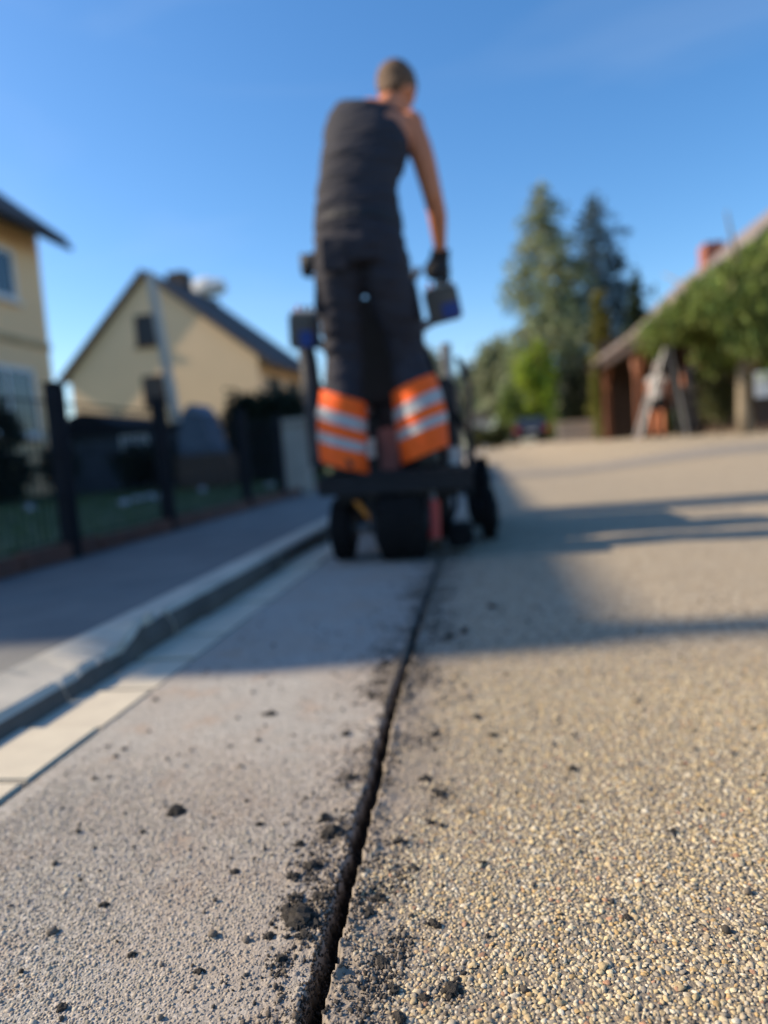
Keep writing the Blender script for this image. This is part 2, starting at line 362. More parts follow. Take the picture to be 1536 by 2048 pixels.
# real stones of the wearing course (more than anyone could count)
def ico(sub, cut=None):
    bm = bmesh.new(); bmesh.ops.create_icosphere(bm, subdivisions=sub, radius=1)
    if cut is not None: bmesh.ops.delete(bm, geom=[v for v in bm.verts if v.co.z < cut], context='VERTS')
    bm.verts.ensure_lookup_table(); bm.verts.index_update()
    V = np.array([v.co for v in bm.verts]); Fc = np.array([[v.index for v in f.verts] for f in bm.faces]); bm.free(); return V, Fc
def stones(name, px_, py_, pz_, rx, flat, tint, mat, sub=1, jag=.22, cut=-.45, parent=None, base=(0,0,0), seed=1, tiltmax=.35):
    r2 = np.random.default_rng(seed); N_ = len(px_); V0, F0 = ico(sub, cut); k = len(V0)
    V = np.repeat(V0[None], N_, 0)*(1+jag*(r2.random((N_, k, 1))-.5)*2)
    asp = r2.uniform(.55, 1.0, (N_, 1))
    V[:, :, 0] *= rx[:, None]; V[:, :, 1] *= (rx*1.0)[:, None]*asp; V[:, :, 2] *= (rx*flat)[:, None]
    tl = r2.normal(0, tiltmax, N_); c, s_ = np.cos(tl)[:, None], np.sin(tl)[:, None]
    x, z = V[:, :, 0]*c - V[:, :, 2]*s_, V[:, :, 0]*s_ + V[:, :, 2]*c; V[:, :, 0], V[:, :, 2] = x, z
    a = r2.uniform(0, 2*np.pi, N_); c, s_ = np.cos(a)[:, None], np.sin(a)[:, None]
    x, y = V[:, :, 0]*c - V[:, :, 1]*s_, V[:, :, 0]*s_ + V[:, :, 1]*c; V[:, :, 0], V[:, :, 1] = x, y
    V += np.stack([px_, py_, pz_], -1)[:, None, :]
    Fc = F0[None] + (np.arange(N_)*k)[:, None, None]
    T = np.repeat(tint[:, None, :], k, 1)
    return npmesh(name, V.reshape(-1, 3), Fc.reshape(-1, 3), mat, parent, base, T.reshape(-1, 3))
def jitter_grid(x0, x1, y0, y1, sp, seed):
    r2 = np.random.default_rng(seed); gx, gy = np.meshgrid(np.arange(x0, x1, sp), np.arange(y0, y1, sp*.9))
    gx = gx + (np.arange(gx.shape[0])%2)[:, None]*sp/2
    return (gx+r2.uniform(-.38, .38, gx.shape)*sp).ravel(), (gy+r2.uniform(-.38, .38, gx.shape)*sp).ravel()
DUST = np.array([.31, .265, .22])
PAL = np.array([[.64,.55,.38],[.56,.44,.26],[.48,.40,.29],[.36,.32,.26],[.68,.62,.50],[.54,.37,.17],[.27,.245,.21],[.66,.53,.31],[.43,.24,.15],[.58,.51,.40]])
PW = np.array([.22,.17,.13,.09,.12,.06,.05,.11,.02,.05])
mstone = Mtint('pebble_stone'); mchip = Mtint('asphalt_chip', .9)
def keep_view(x, y, m=.10): return (x > -.62*y-m-.1) & (x < .47*y+m+.06)
x, y = jitter_grid(-.15, 1.15, .42, 1.62, .0041, 11)
d, u = cut_u(x, y); fade = rng.random(len(x)) < 1-sstep(1.15, 1.62, y)
k = (d > .004) & (u > 0) & keep_view(x, y, .5) & fade; x, y, d = x[k], y[k], d[k]; N_ = len(x)
r = np.clip(rng.lognormal(np.log(.00225), .27, N_), .0013, .0046)
dust = np.clip(np.exp(-d/.05)*1.45*np.clip(fbm(x, y, 22, 77)*1.9-.28, 0, 1.2), 0, 1)
flat = rng.uniform(.42, .68, N_)
z = road_z(x, y) + r*flat*(rng.uniform(-.35, .30, N_)) - dust*r*flat*1.15 - np.where(rng.random(N_) < .10, r*.5, 0)
tint = PAL[rng.choice(len(PAL), N_, p=PW/PW.sum())]*rng.uniform(.62, 1.02, (N_, 1))*np.array([1, .975, .92])
dm = np.clip(dust*1.1 + .22*fbm(x, y, 6, 99), 0, .92)[:, None]; tint = tint*(1-dm) + DUST*dm
fine = (y < .86) & keep_view(x, y)
for nm, sel, sub, sd_ in (('road_gravel', fine, 2, 3), ('road_gravel', ~fine, 1, 4)):
    if sub == 2: sub_, cut_ = 2, -.35
    else: sub_, cut_ = 1, -.5
    tag(stones(nm, x[sel], y[sel], z[sel], r[sel], flat[sel], tint[sel], mstone, sub_, .25 if sub_ == 2 else .28, cut_, seed=sd_),
        'pale tan pebbles set in the road right of the saw cut' if sub == 2 else 'farther pale pebbles set in the sunlit road beside the cut', 'gravel', kind='stuff')
x, y = jitter_grid(-.66, -.17, .44, 1.12, .0033, 12)
d, u = cut_u(x, y); fade = rng.random(len(x)) < .93*(1-sstep(.80, 1.12, y))
k = (d > .002) & (u < 0) & keep_view(x, y) & fade; x, y, d = x[k], y[k], d[k]; N_ = len(x)
r = np.clip(rng.lognormal(np.log(.00175), .30, N_), .0010, .0036)
dust = np.clip(np.exp(-d/.10)*1.2*np.clip(fbm(x, y, 18, 78)*2-.35, 0, 1.2), 0, 1)
tint = np.array([.40,.365,.31])*rng.uniform(.50, 1.30, (N_, 1))*np.stack([np.ones(N_), rng.uniform(.96, 1.0, N_), rng.uniform(.90, 1.02, N_)], -1)
brown = np.clip(fbm(x, y, 13, 55)*3-1.75, 0, .6)[:, None]; tint = tint*(1-brown)+np.array([.34,.235,.16])*brown
dm = np.clip(dust+.15, 0, .8)[:, None]; tint = tint*(1-dm)+DUST*dm
z = road_z(x, y) + r*.5*rng.uniform(-.6, .25, N_) - dust*r*.3
tag(stones('asphalt_grit', x, y, z, r, rng.uniform(.45, .75, N_), tint, mchip, 1, .26, -.6, seed=5, tiltmax=.3), 'fine grey chippings in the asphalt left of the saw cut', 'chippings', kind='stuff')
# crumbs thrown out by the saw: dense near the cut, thinning away
def crumbs(N_, seed, spread, ymax):
    r2 = np.random.default_rng(seed); y = .44 + (ymax-.44)*r2.random(N_)**1.25
    sgn = np.where(r2.random(N_) < .46, -1, 1); e = .0125 + r2.exponential(spread, N_)
    x = cutx(y)+sgn*e; cl = fbm(x, y, 16, 140+seed); k = r2.random(N_) < np.clip(cl*3-1.0, .05, 1); return x[k], y[k], e[k]
x, y, e = crumbs(24000, 1, .030, 3.0)
CLUST = [((620,1845),.022,420),((650,1800),.012,200),((665,1672),.022,380),((620,1740),.016,260),((575,1815),.012,130),((745,1800),.014,200),((770,1935),.016,260),((740,2010),.016,220),((800,1900),.014,200),((880,1590),.020,160),((905,1985),.012,130),((760,1560),.016,220),((560,1935),.012,120),((690,1560),.016,180),((800,1760),.016,200),((770,1350),.035,200),((860,1480),.03,160)]
cx = [x]; cyy = [y]
for (pq, sg_, nn_) in CLUST:
    c0 = G(*pq); cx.append(c0.x+rng.normal(0, sg_*.55, nn_)); cyy.append(c0.y+rng.normal(0, sg_, nn_))
ye = .44+2.5*rng.random(2600)**1.4; se = np.where(rng.random(2600) < .5, -1, 1); cx.append(cutx(ye)+se*(.0085+rng.exponential(.004, 2600))); cyy.append(ye)
N0 = len(x); x = np.concatenate(cx); y = np.concatenate(cyy); N_ = len(x)
dq, _ = cut_u(x, y); kq = (dq > .0005) | (rng.random(len(dq)) < .0); N0 = int(kq[:N0].sum()); x, y = x[kq], y[kq]; N_ = len(x); big = np.arange(N_) >= N0
r = np.clip(rng.lognormal(np.log(.00105), .55, N_), .0005, .0029)*np.where(y > 1.2, 1.6, 1)*np.where(big, 1.0, 1)
dark = np.clip(rng.random((N_, 1))*1.3-.25+.35*big[:, None], 0, 1)
tint = np.array([.29,.245,.20])*(1-dark)*rng.uniform(.7, 1.15, (N_, 1)) + np.array([.048,.041,.035])*dark
mcrumb = Mtint('asphalt_crumb', .95, .8, 700)
yw = .44+1.6*rng.random(9000)**1.5; xw = cutx(yw)-rng.uniform(-.004, .017, 9000); dw, uw = cut_u(xw, yw); kw = (dw < .001); xw, yw = xw[kw], yw[kw]; nw_ = len(xw)
rw = np.clip(rng.lognormal(np.log(.0011), .5, nw_), .0005, .0026); tw = np.array([.085,.066,.05])*rng.uniform(.25, 1.5, (nw_, 1))
tag(stones('groove_crumbs', xw, yw, road_z(xw, yw)+rw*.25, rw, rng.uniform(.6, 1, nw_), tw, mcrumb, 1, .45, None, seed=16), 'dark brown crumbs clinging to the walls of the saw cut', 'crumbs', kind='stuff')
tag(stones('cut_debris', x, y, road_z(x, y)+r*.42, r, rng.uniform(.5, .9, N_), tint, mcrumb, 1, .5, None, seed=6), 'dusty brown crumbs scattered along both edges of the saw cut', 'debris', kind='stuff')
x = rng.uniform(-.66, .75, 900); y = .46+1.5*rng.random(900)**1.2; k = keep_view(x, y); x, y = x[k], y[k]; N_ = len(x)
r = np.clip(rng.lognormal(np.log(.0021), .45, N_), .001, .005)
tint = np.array([.10,.085,.07])*rng.uniform(.4, 1.9, (N_, 1))
tag(stones('loose_grit', x, y, road_z(x, y)+r*.5, r, rng.uniform(.6, 1, N_), tint, mcrumb, 1, .4, None, seed=8), 'stray dark crumbs strewn across the road surface', 'grit', kind='stuff')

# larger clods, each one lying loose
def clod(pxl, size, label, group=None, seed=0, n=6):
    c = G(*pxl); c = Vector((c.x, c.y, float(road_z(np.array(c.x), np.array(c.y))))); rn = random.Random(seed); mb = MB()
    for i in range(n):
        q = size*(.75 if i == 0 else rn.uniform(.25, .52)); a = rn.uniform(0, 6.28); e = 0 if i == 0 else size*rn.uniform(.5, .95)
        mb.ball(c+Vector((e*math.cos(a)*1.15, e*math.sin(a)*.9, q*.45)), (q, q*rn.uniform(.7, 1), q*rn.uniform(.55, .8)), Euler((rn.uniform(-.5,.5), rn.uniform(-.5,.5), a)).to_matrix(), 2, .36, seed*50+i)
    o = mb.build('asphalt_clod', MAT['clod'], base=c); return tag(o, label, 'clod', group)
MAT['clod'] = M('dark_clod', (.052,.044,.037), (.020,.018,.016), 260, .95, .9, 900, bdist=.002)
def bits(px_, size, label, seed): clod(px_, size, label, None, seed, 12)
CL = [((352,1625), .0115, 'lone dark clod on bare asphalt well away from the cut'),
      ((606,1845), .0165, 'largest dark jagged clod heaped at the left lip of the cut'),
      ((650,1800), .009, 'black crumbly clod half hanging over the cut'),
      ((665,1672), .012, 'dark clod pile left of the cut where brown dust spreads')]
for i, (p, s_, lb) in enumerate(CL): bits(p, s_, lb, i+1)
L1 = 'dark asphalt clod lying loose left of the saw cut'; L2 = 'dark asphalt clod lying loose right of the saw cut on the pebbles'
for i, (p, s_) in enumerate([((590,1800),.0075),((575,1820),.006),((610,1880),.007),((540,1875),.0055),((560,1925),.006),((625,1735),.0085),((590,1755),.007),((650,1640),.008),((400,1945),.0045),((125,2020),.005),
        ((265,1910),.0045),((540,1430),.009),((700,1560),.007),((470,1745),.005),((600,1690),.006),((210,1812),.0045),((520,1650),.005),((310,1400),.006),((770,1330),.011),((745,1395),.008),((690,1470),.008)]):
    clod(p, s_, L1, 'loose clods left of the cut', 20+i)
for i, (p, s_) in enumerate([((868,1850),.0065),((905,1985),.008),((850,2000),.005),((760,1800),.007),((740,1830),.006),((880,1590),.008),((850,1560),.007),((1145,1540),.006),((1345,1665),.0055),((955,1435),.008),
        ((765,1930),.007),((830,1740),.0055),((965,1728),.0045),((1255,1838),.0045),((860,1645),.006),((800,1690),.007),((985,1472),.006),((870,1470),.008),((1400,1622),.0045),((790,1985),.006),((800,2040),.007),
        ]):
    clod(p, s_, L2, 'loose clods right of the cut', 60+i)
for i, p in enumerate([(930,1265),(985,1215),(900,1275)]): clod(p, .012, 'dark clod in the shade on the road right behind the machine', 'shaded clods behind the machine', 95+i)

# ------------------------------------------------------------------ ground sheets, gutter, kerb, sidewalk
tag(MB().add([(-400,-60,-.06),(400,-60,-.06),(400,900,-.06),(-400,900,-.06)], [(0,1,2,3)]).build('terrain', MAT['terrain']), kind='structure')
KX0, KX1, GX1 = -.98, -.855, -.692
gut = MB().add([(KX1,-4,-.012),(-.685,-4,-.012),(-.685,60,-.012),(KX1,60,-.012)], [(0,1,2,3)]).build('gutter', M('gutter_mortar', (.25,.23,.20), (.18,.17,.15), 20, .9)); tag(gut, kind='structure')
slab_me = None
for i in range(70):
    y0 = -.55 + i*.212
    if slab_me is None:
        o = MB().box((KX1+.006,y0,-.05), (GX1-.004,y0+.203,-.001), .004).build('gutter_slab', MAT['concrete'], gut); slab_me = o.data
    else:
        o = bpy.data.objects.new('gutter_slab', slab_me); COL.objects.link(o); o.parent = gut
        o.location = (random.uniform(-.0008,.0008), i*.212, random.uniform(-.0015,.0015)); o.rotation_euler = (0, random.uniform(-.008,.008), 0)
kerbroot = MB().box((KX0,14.2,-.1), (KX1,80,.066), .02).build('kerb', MAT['kerb']); tag(kerbroot, kind='structure')
def kerb_stone(y0, y1, h0, h1, chip=0):
    mb = MB(); prof = lambda h: [(KX0,-.08),(KX1+.012,-.08),(KX1+.010,max(h-.045,-.02)),(KX1-.004,h-.012),(KX1-.020,h),(KX0,.064)]
    rn = random.Random(int(y0*100)); n = 9; V = []
    for i in range(n):
        t = i/(n-1); h = h0+(h1-h0)*(t if chip < .3 else min(1, max(0, (t-.30)/.16)))
        for j, (a, b_) in enumerate(prof(h)):
            q = chip*rn.uniform(-.012, .008) if j in (2,3,4) else 0
            V.append((a+q, y0+(y1-y0)*t, b_+q*.9))
    k_ = 6; Fc = [(i*k_+j, i*k_+(j+1)%k_, (i+1)*k_+(j+1)%k_, (i+1)*k_+j) for i in range(n-1) for j in range(k_)] + [tuple(range(k_-1,-1,-1)), tuple((n-1)*k_+j for j in range(k_))]
    o = mb.add(V, Fc).build('kerb_stone', MAT['kerb'], kerbroot); o.data.materials.append(MAT['kerb_front'])
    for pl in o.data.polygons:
        if pl.index < (n-1)*6 and pl.index % 6 in (1, 2): pl.material_index = 1  # front faces take the darker kerb material
    return o
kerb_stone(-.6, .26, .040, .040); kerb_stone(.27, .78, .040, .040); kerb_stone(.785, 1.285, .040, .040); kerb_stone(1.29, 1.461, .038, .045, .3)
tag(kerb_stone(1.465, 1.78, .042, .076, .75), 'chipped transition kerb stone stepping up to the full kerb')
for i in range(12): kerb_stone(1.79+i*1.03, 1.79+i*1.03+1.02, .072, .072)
sw = MB()
ysw = [-6, 1.5, 1.66, 90]; hsw = [.055, .055, .055, .055]
sw.add([(xx, a, h) for a, h in zip(ysw, hsw) for xx in (-1.925, KX0-.009)] + [(xx, a, -.09) for a in ysw for xx in (-1.925, KX0-.009)],
       [(2*i, 2*i+1, 2*i+3, 2*i+2) for i in range(3)])
tag(sw.build('sidewalk', MAT['sidewalk']), kind='structure')
lawn = MB().add([(-60,-8,.07),(-1.97,-8,.07),(-1.97,70,.07),(-60,70,.07)], [(0,1,2,3)]).build('garden_lawn', MAT['lawn']); tag(lawn, kind='structure')
edg = thing('garden_edging', (-1.95, 3, .0), 'red-brown edging stones between sidewalk and fenced garden', 'edging')
me0 = None
for i in range(22):
    y0 = -1 + i*.62
    if me0 is None: o = MB().box((-1.967,y0,0), (-1.922,y0+.612,.132), .008).build('edging_stone', MAT['edging'], edg); me0 = o.data
    else: o = bpy.data.objects.new('edging_stone', me0); COL.objects.link(o); o.parent = edg; o.location = (random.uniform(-.003,.003), i*.62, random.uniform(-.004,.004))
# darker strip crossing the far road
def strip(name, pts, w, mat, dz):
    V = []; Fc = []
    pts = [Vector(p) for p in pts]
    for i, p in enumerate(pts):
        t = (pts[min(i+1,len(pts)-1)]-pts[max(i-1,0)]).normalized(); q = Vector((-t.y, t.x, 0))*w/2
        for s_ in (-1,-.5,0,.5,1):
            a = p+q*s_; V.append((a.x, a.y, float(road_z(np.array(a.x), np.array(a.y), False))+dz))
    for i in range(len(pts)-1):
        for j in range(4): Fc.append((i*5+j, i*5+j+1, (i+1)*5+j+1, (i+1)*5+j))
    return MB().add(V, Fc).build(name, mat)
tag(strip('darker_strip', [(-.3+.45*i, 9.7-.16*(i/8)**2*2, 0) for i in range(26)], 1.3, M('darker_strip_surface', (.24,.215,.185), (.19,.17,.15), 8, .9, .4, 300, bdist=.002), .006), kind='structure')

# grass of the garden (uncountable)
N_ = 9000; gx = rng.uniform(-7.5, -2.0, N_); gy = rng.uniform(1.5, 14, N_); h = rng.uniform(.03, .075, N_); a = rng.uniform(0, 6.28, N_); ln = rng.normal(0, .02, (N_, 2))
c, s_ = np.cos(a)*.006, np.sin(a)*.006
V = np.stack([np.stack([gx-c, gy-s_, gx*0+.068], -1), np.stack([gx+c, gy+s_, gx*0+.068], -1), np.stack([gx+ln[:,0], gy+ln[:,1], .07+h], -1)], 1)
tt = np.repeat((np.array([.085,.13,.04])*rng.uniform(.6,1.4,(N_,1)))[:,None,:], 3, 1)
tag(npmesh('lawn_grass', V.reshape(-1,3), np.arange(N_*3).reshape(-1,3), MAT['leaf'], tint=tt.reshape(-1,3)), 'short green lawn grass behind the anthracite fence', 'grass', kind='stuff')

# ------------------------------------------------------------------ garden fence
fence = thing('garden_fence', (-1.945, 3.12, .07), 'low anthracite wire mesh fence between sidewalk and garden', 'fence')
PYS = [2.05, 3.12, 4.2, 5.72, 6.8]
for yy in PYS:
    MB().box((-1.985,yy-.036,.05), (-1.915,yy+.036,.87), .006).build('post', MAT['anth'], fence)
    MB().box((-1.99,yy-.041,.8705), (-1.91,yy+.041,.884), .004).build('post_cap', MAT['anth'], fence)
for a, b_ in zip(PYS, PYS[1:]):
    mb = MB(); yy = a+.06
    while yy < b_-.05: mb.rod((-1.95,yy,.14), (-1.95,yy,.80), .003, n=4); yy += .05
    for zz in (.15,.35,.55,.79):
        for dx in (-.006,.006): mb.rod((-1.95+dx,a+.036,zz), (-1.95+dx,b_-.036,zz), .0035, n=4)
    mb.build('mesh_panel', MAT['anth'], fence)
gp = thing('gate_pillar', (-1.95, 7.55, .06), 'pale stone gate pillar closing the anthracite fence', 'pillar')
MB().box((-2.10,7.40,.0), (-1.83,7.67,.80), .012).build('shaft', MAT['stone'], gp); MB().box((-2.13,7.37,.801), (-1.80,7.70,.87), .012).build('cap', MAT['stone'], gp)

# ------------------------------------------------------------------ foliage
def leaves(name, pts, size, base_col, mat, parent, var=.35, up=.0, hang=False, seed=0, long=1.7):
    r2 = np.random.default_rng(seed); pts = np.asarray(pts, dtype=float); N_ = len(pts)
    a = r2.normal(size=(N_, 3)); a[:, 2] *= .5
    if hang: a = a*.35 + np.array([0, 0, -1.])
    a /= np.linalg.norm(a, axis=1)[:, None]
    b_ = r2.normal(size=(N_, 3)); b_ -= a*(a*b_).sum(1)[:, None]; b_ /= np.linalg.norm(b_, axis=1)[:, None]
    nrm = np.cross(a, b_)
    s_ = size*r2.uniform(.6, 1.3, (N_, 1))
    V = np.stack([pts-a*s_*long/2, pts+b_*s_/2+nrm*s_*.12, pts+a*s_*long/2, pts-b_*s_/2+nrm*s_*.12], 1)
    i = np.arange(N_)*4; Fc = np.concatenate([np.stack([i, i+1, i+2], -1), np.stack([i, i+2, i+3], -1)])
    col = np.array(base_col)*(1+var*(r2.random((N_, 1))-.5)*2)*np.stack([r2.uniform(.85, 1.2, N_), np.ones(N_), r2.uniform(.8, 1.15, N_)], -1)
    return npmesh(name, V.reshape(-1, 3), Fc, mat, parent, tint=np.repeat(col[:, None, :], 4, 1).reshape(-1, 3))
def trunk(base, h, r0, r1, mat, parent, limbs=0, lean=(0,0), seed=0, spread=.3):
    rn = random.Random(seed); b_ = Vector(base); n = 7; mb = MB()
    pts = [b_+Vector((lean[0]*(i/(n-1))**1.5+rn.uniform(-1,1)*r0*.2*(i>0), lean[1]*(i/(n-1))**1.5+rn.uniform(-1,1)*r0*.2*(i>0), h*i/(n-1)-(.08 if i == 0 else 0))) for i in range(n)]
    mb.loft(pts, [r0*1.25 if i == 0 else r0+(r1-r0)*i/(n-1) for i in range(n)], n=10)
    for k_ in range(limbs):
        p = pts[rn.randint(2, n-1)]; a = rn.uniform(0, 6.28); L = spread*h*rn.uniform(.6,1.1)
        q = p+Vector((math.cos(a)*L*.5, math.sin(a)*L*.5, L*.45)); q2 = p+Vector((math.cos(a)*L, math.sin(a)*L, L*.8))
        mb.loft([p, q, q2], [r0*.4, r0*.25, r0*.1], n=6)
    return mb.build('trunk', mat, parent, smooth=True)
def conifer(base, h, R, label, col, n=11000, size=.2, seed=0, z0=.1, droop=.35, group=None, name='spruce_tree', top=.0, power=.8):
    base = Vector(base); t = thing(name, base, label, 'tree', group); r2 = np.random.default_rng(seed)
    trunk(base, h*.97, .017*h+.03, .02, MAT['bark'], t, seed=seed)
    nw = int(h*2.0)+6; pts = []; mbb = MB()
    tot = 0; W_ = []
    for w in range(nw):
        f = z0+(1-z0)*(w+.5)/nw; L = R*((1-f)/(1-z0))**power*r2.uniform(.78, 1.12)+top*R
        W_.append((f, L, max(3, int(6*(L/R)**.5)+2)))
    S = sum(L*nb for _, L, nb in W_)
    for f, L, nb in W_:
        for b_ in range(nb):
            a = r2.uniform(0, 6.283); Lb = L*r2.uniform(.6, 1.1); m = max(8, int(n*L/S*Lb/L))
            tt_ = r2.random(m)**.65; zz = f*h + Lb*(.18*tt_ - droop*tt_**2) + h*.012*r2.normal(size=m)
            wd = Lb*.20*(1.15-tt_)+.05; off = r2.normal(size=m)*wd
            x_ = np.cos(a)*Lb*tt_ - np.sin(a)*off; y_ = np.sin(a)*Lb*tt_ + np.cos(a)*off
            hang = r2.exponential(.05*h/10+.04, m)
            pts.append(np.stack([base.x+x_, base.y+y_, base.z+zz-hang], -1))
            if Lb > .5:
                mbb.loft([base+Vector((0,0,f*h)), base+Vector((math.cos(a)*Lb*.5, math.sin(a)*Lb*.5, f*h+Lb*(.09-droop*.25))), base+Vector((math.cos(a)*Lb*.9, math.sin(a)*Lb*.9, f*h+Lb*(.16-droop*.81)))], [.012*h*.3, .02, .008], n=4)
    mbb.build('branches', MAT['bark'], t)
    leaves('crown', np.concatenate(pts), size, col, MAT['leaf'], t, .4, seed=seed+1, long=2.0)
    return t
def bush(base, r, label, col, n=3000, size=.1, seed=0, name='shrub', clumps=26, group=None, cat='shrub', stem=True, box_=False):
    base = Vector(base); t = thing(name, base, label, cat, group); r2 = np.random.default_rng(seed); rx, ry, rz = r
    if stem: trunk(base, rz*1.2, .03+.02*rx, .015, MAT['bark'], t, 5, seed=seed, spread=.4*min(rx,ry)/max(rz,.1))
    pts = []
    for c_ in range(clumps):
        if box_: q = r2.uniform(-1, 1, 3); q[r2.integers(0, 3)] *= 1.0
        else:
            q = r2.normal(size=3); q /= np.linalg.norm(q); q *= r2.random()**.4
        cr = (.30 if not box_ else .2)*r2.uniform(.7, 1.3)
        m = n//clumps; w = r2.normal(size=(m, 3))*cr*.55
        pp = (q*(.80 if not box_ else .9)+w)*np.array([rx, ry, rz]) + np.array([base.x, base.y, base.z+rz*1.02]); pts.append(pp)
    pts = np.concatenate(pts); pts = pts[pts[:, 2] > base.z+.02]
    leaves('foliage' if cat == 'shrub' else 'crown', pts, size, col, MAT['leaf'], t, .4, seed=seed+1, long=1.5); return t
def tree(base, h, r, label, col, n=6000, size=.2, seed=0, group=None, name='deciduous_tree', bole=.3):
    base = Vector(base); t = thing(name, base, label, 'tree', group); r2 = np.random.default_rng(seed)
    trunk(base, h*.75, .022*h, .006*h, MAT['bark'], t, 9, seed=seed, spread=.35); pts = []
    cz = h*(bole+1)/2; hz = h*(1-bole)/2
    for c_ in range(34):
        q = r2.normal(size=3); q /= np.linalg.norm(q); q *= r2.random()**.4; cr = r2.uniform(.16, .34); m = n//34
        pts.append((q*.8+r2.normal(size=(m, 3))*cr*.55)*np.array([r, r, hz])+np.array([base.x, base.y, base.z+cz]))
    leaves('crown', np.concatenate(pts), size, col, MAT['leaf'], t, .4, seed=seed+1, long=1.4); return t
bz = lambda x, y: float(bank(np.array(float(x)), np.array(float(y))))

# ------------------------------------------------------------------ houses on the left
def window(parent, c, w, h, nrm, frame_mat, name='window', sill=True, glass='pane'):
    """c centre on the wall plane, nrm +X or -Y outward"""
    c = Vector(c); nrm = Vector(nrm); s_ = Vector((0,1,0)) if abs(nrm.x) > .5 else Vector((1,0,0)); u_ = Vector((0,0,1))
    def bx(mb, a0, a1, b0, b1, d0, d1):
        p = c+s_*a0+u_*b0+nrm*d0; q = c+s_*a1+u_*b1+nrm*d1
        mb.box([min(p[i],q[i]) for i in range(3)], [max(p[i],q[i]) for i in range(3)])
    f = .09; mb = MB()
    bx(mb, -w/2, -w/2+f, -h/2, h/2, -.04, .05); bx(mb, w/2-f, w/2, -h/2, h/2, -.04, .05)
    bx(mb, -w/2+f, w/2-f, h/2-f, h/2, -.04, .049); bx(mb, -w/2+f, w/2-f, -h/2, -h/2+f, -.04, .049); bx(mb, -.03, .03, -h/2+f, h/2-f, -.04, .045)
    o = mb.build(name, frame_mat, parent)
    for s2 in (-1, 1):
        m2 = MB(); bx(m2, min(s2*.03, s2*(w/2-f)), max(s2*.03, s2*(w/2-f)), -h/2+f, h/2-f, .004, .02); m2.build('pane', MAT[glass], o)
    if sill: m3 = MB(); bx(m3, -w/2-.08, w/2+.08, -h/2-.06, -h/2-.002, -.04, .12); m3.build('sill', frame_mat, o)
    return o
h1 = thing('yellow_house', (-9.5, 8.4, .07), 'two-storey yellow rendered house with dark overhanging eaves left of the fence', 'house')
HX, HY0, HY1, EZ, RXX, RZZ = -9.5, 1.39, 15.2, 6.0, -14.0, 9.78
wall = MB().poly_prism([Vector(p) for p in ((HX,HY0,.05),(HX,HY0,EZ),(RXX,HY0,RZZ-.25),(2*RXX-HX,HY0,EZ),(2*RXX-HX,HY0,.05))], (0,HY1-HY0,0)).build('wall', MAT['render_y'], h1)
sl = (RZZ-EZ)/(HX-RXX); ov = .62
def roof_slab(xe, ze, xr, zr, y0, y1, th): return MB().poly_prism([Vector((xe,y0,ze)), Vector((xe,y0,ze+th)), Vector((xr,y0,zr+th)), Vector((xr,y0,zr))], (0,y1-y0,0))
roof_slab(HX+ov, EZ-sl*ov+.02, RXX, RZZ-.22, HY0-.14, HY1+.18, .22).build('roof', MAT['tile_d'], h1)
rf2 = roof_slab(2*RXX-HX-ov, EZ-sl*ov+.02, RXX-.002, RZZ-.22, HY0-.14, HY1+.18, .22).build('roof', MAT['tile_d'], h1)
MB().box((RXX-.3,3.95,RZZ-.5), (RXX+.3,4.50,RZZ+1.5), .02).build('chimney', MAT['brick'], rf2)
MB().box((RXX-.09,HY0-.1,RZZ-.4), (RXX+.09,HY0+.06,RZZ+1.3), .01).build('shadow_stack', MAT['steel'], rf2)  # unseen stack, added to cast the thin streak on the road
MB().loft([(HX+ov+.06,HY0-.1,EZ-sl*ov+.03),(HX+ov+.06,HY1+.16,EZ-sl*ov+.03)], [.065,.065], n=8).build('gutter_pipe', MAT['anth'], h1)
MB().box((HX+.001,HY0,3.28), (HX+.05,HY1,3.42)).build('string_course', M('beige_moulding', (.55,.40,.22), None, 3, .9), h1)
for yy, zz, w, h in [(13.45,4.68,1.5,1.05),(10.6,4.68,1.3,1.05),(7.4,4.68,1.3,1.05),(4.2,4.68,1.3,1.05),(13.55,2.05,1.8,1.45),(10.6,2.05,1.4,1.4),(7.4,2.05,1.4,1.4),(4.2,2.05,1.4,1.4)]:
    window(h1, (HX,yy,zz), w, h, (1,0,0), MAT['white'])

h2 = thing('gabled_house', (-11.8, 31, .05), 'cream house with steep dark-edged gable and two dark chimneys', 'house')
A = dict(l=-15.75, r=-7.85, ap=-12.1, zl=4.35, zr=4.3, za=7.7, y0=26., y1=33.)
MB().poly_prism([Vector((A['l'],26,.05)), Vector((A['r'],26,.05)), Vector((A['r'],26,A['zr'])), Vector((A['ap'],26,A['za'])), Vector((A['l'],26,A['zl']))], (0,5.4,0)).build('wall', MAT['render_c'], h2)
sr = (A['za']-A['zr'])/(A['r']-A['ap']); slf = (A['za']-A['zl'])/(A['ap']-A['l'])
rr_ = roof_slab(A['r']+.6, A['zr']-sr*.6+.03, A['ap'], A['za']+.03, 25.75, 31.6, .18).build('roof', MAT['tile_d'], h2)
roof_slab(A['l']-.35, A['zl']-slf*.35+.03, A['ap']-.003, A['za']+.03, 25.75, 31.6, .18).build('roof', MAT['tile_d'], h2)
p = PY(345, 585, 29.5); q = PY(345, 546, 29.5); MB().box((p.x-.42,29.2,p.z-1.2), (p.x+.42,29.9,q.z), .02).build('chimney', MAT['dbrick'], rr_)
p = PY(403, 622, 30.5); q = PY(403, 603, 30.5); MB().box((p.x-.36,30.2,p.z-1.2), (p.x+.36,30.8,q.z), .02).build('chimney', MAT['dbrick'], rr_)
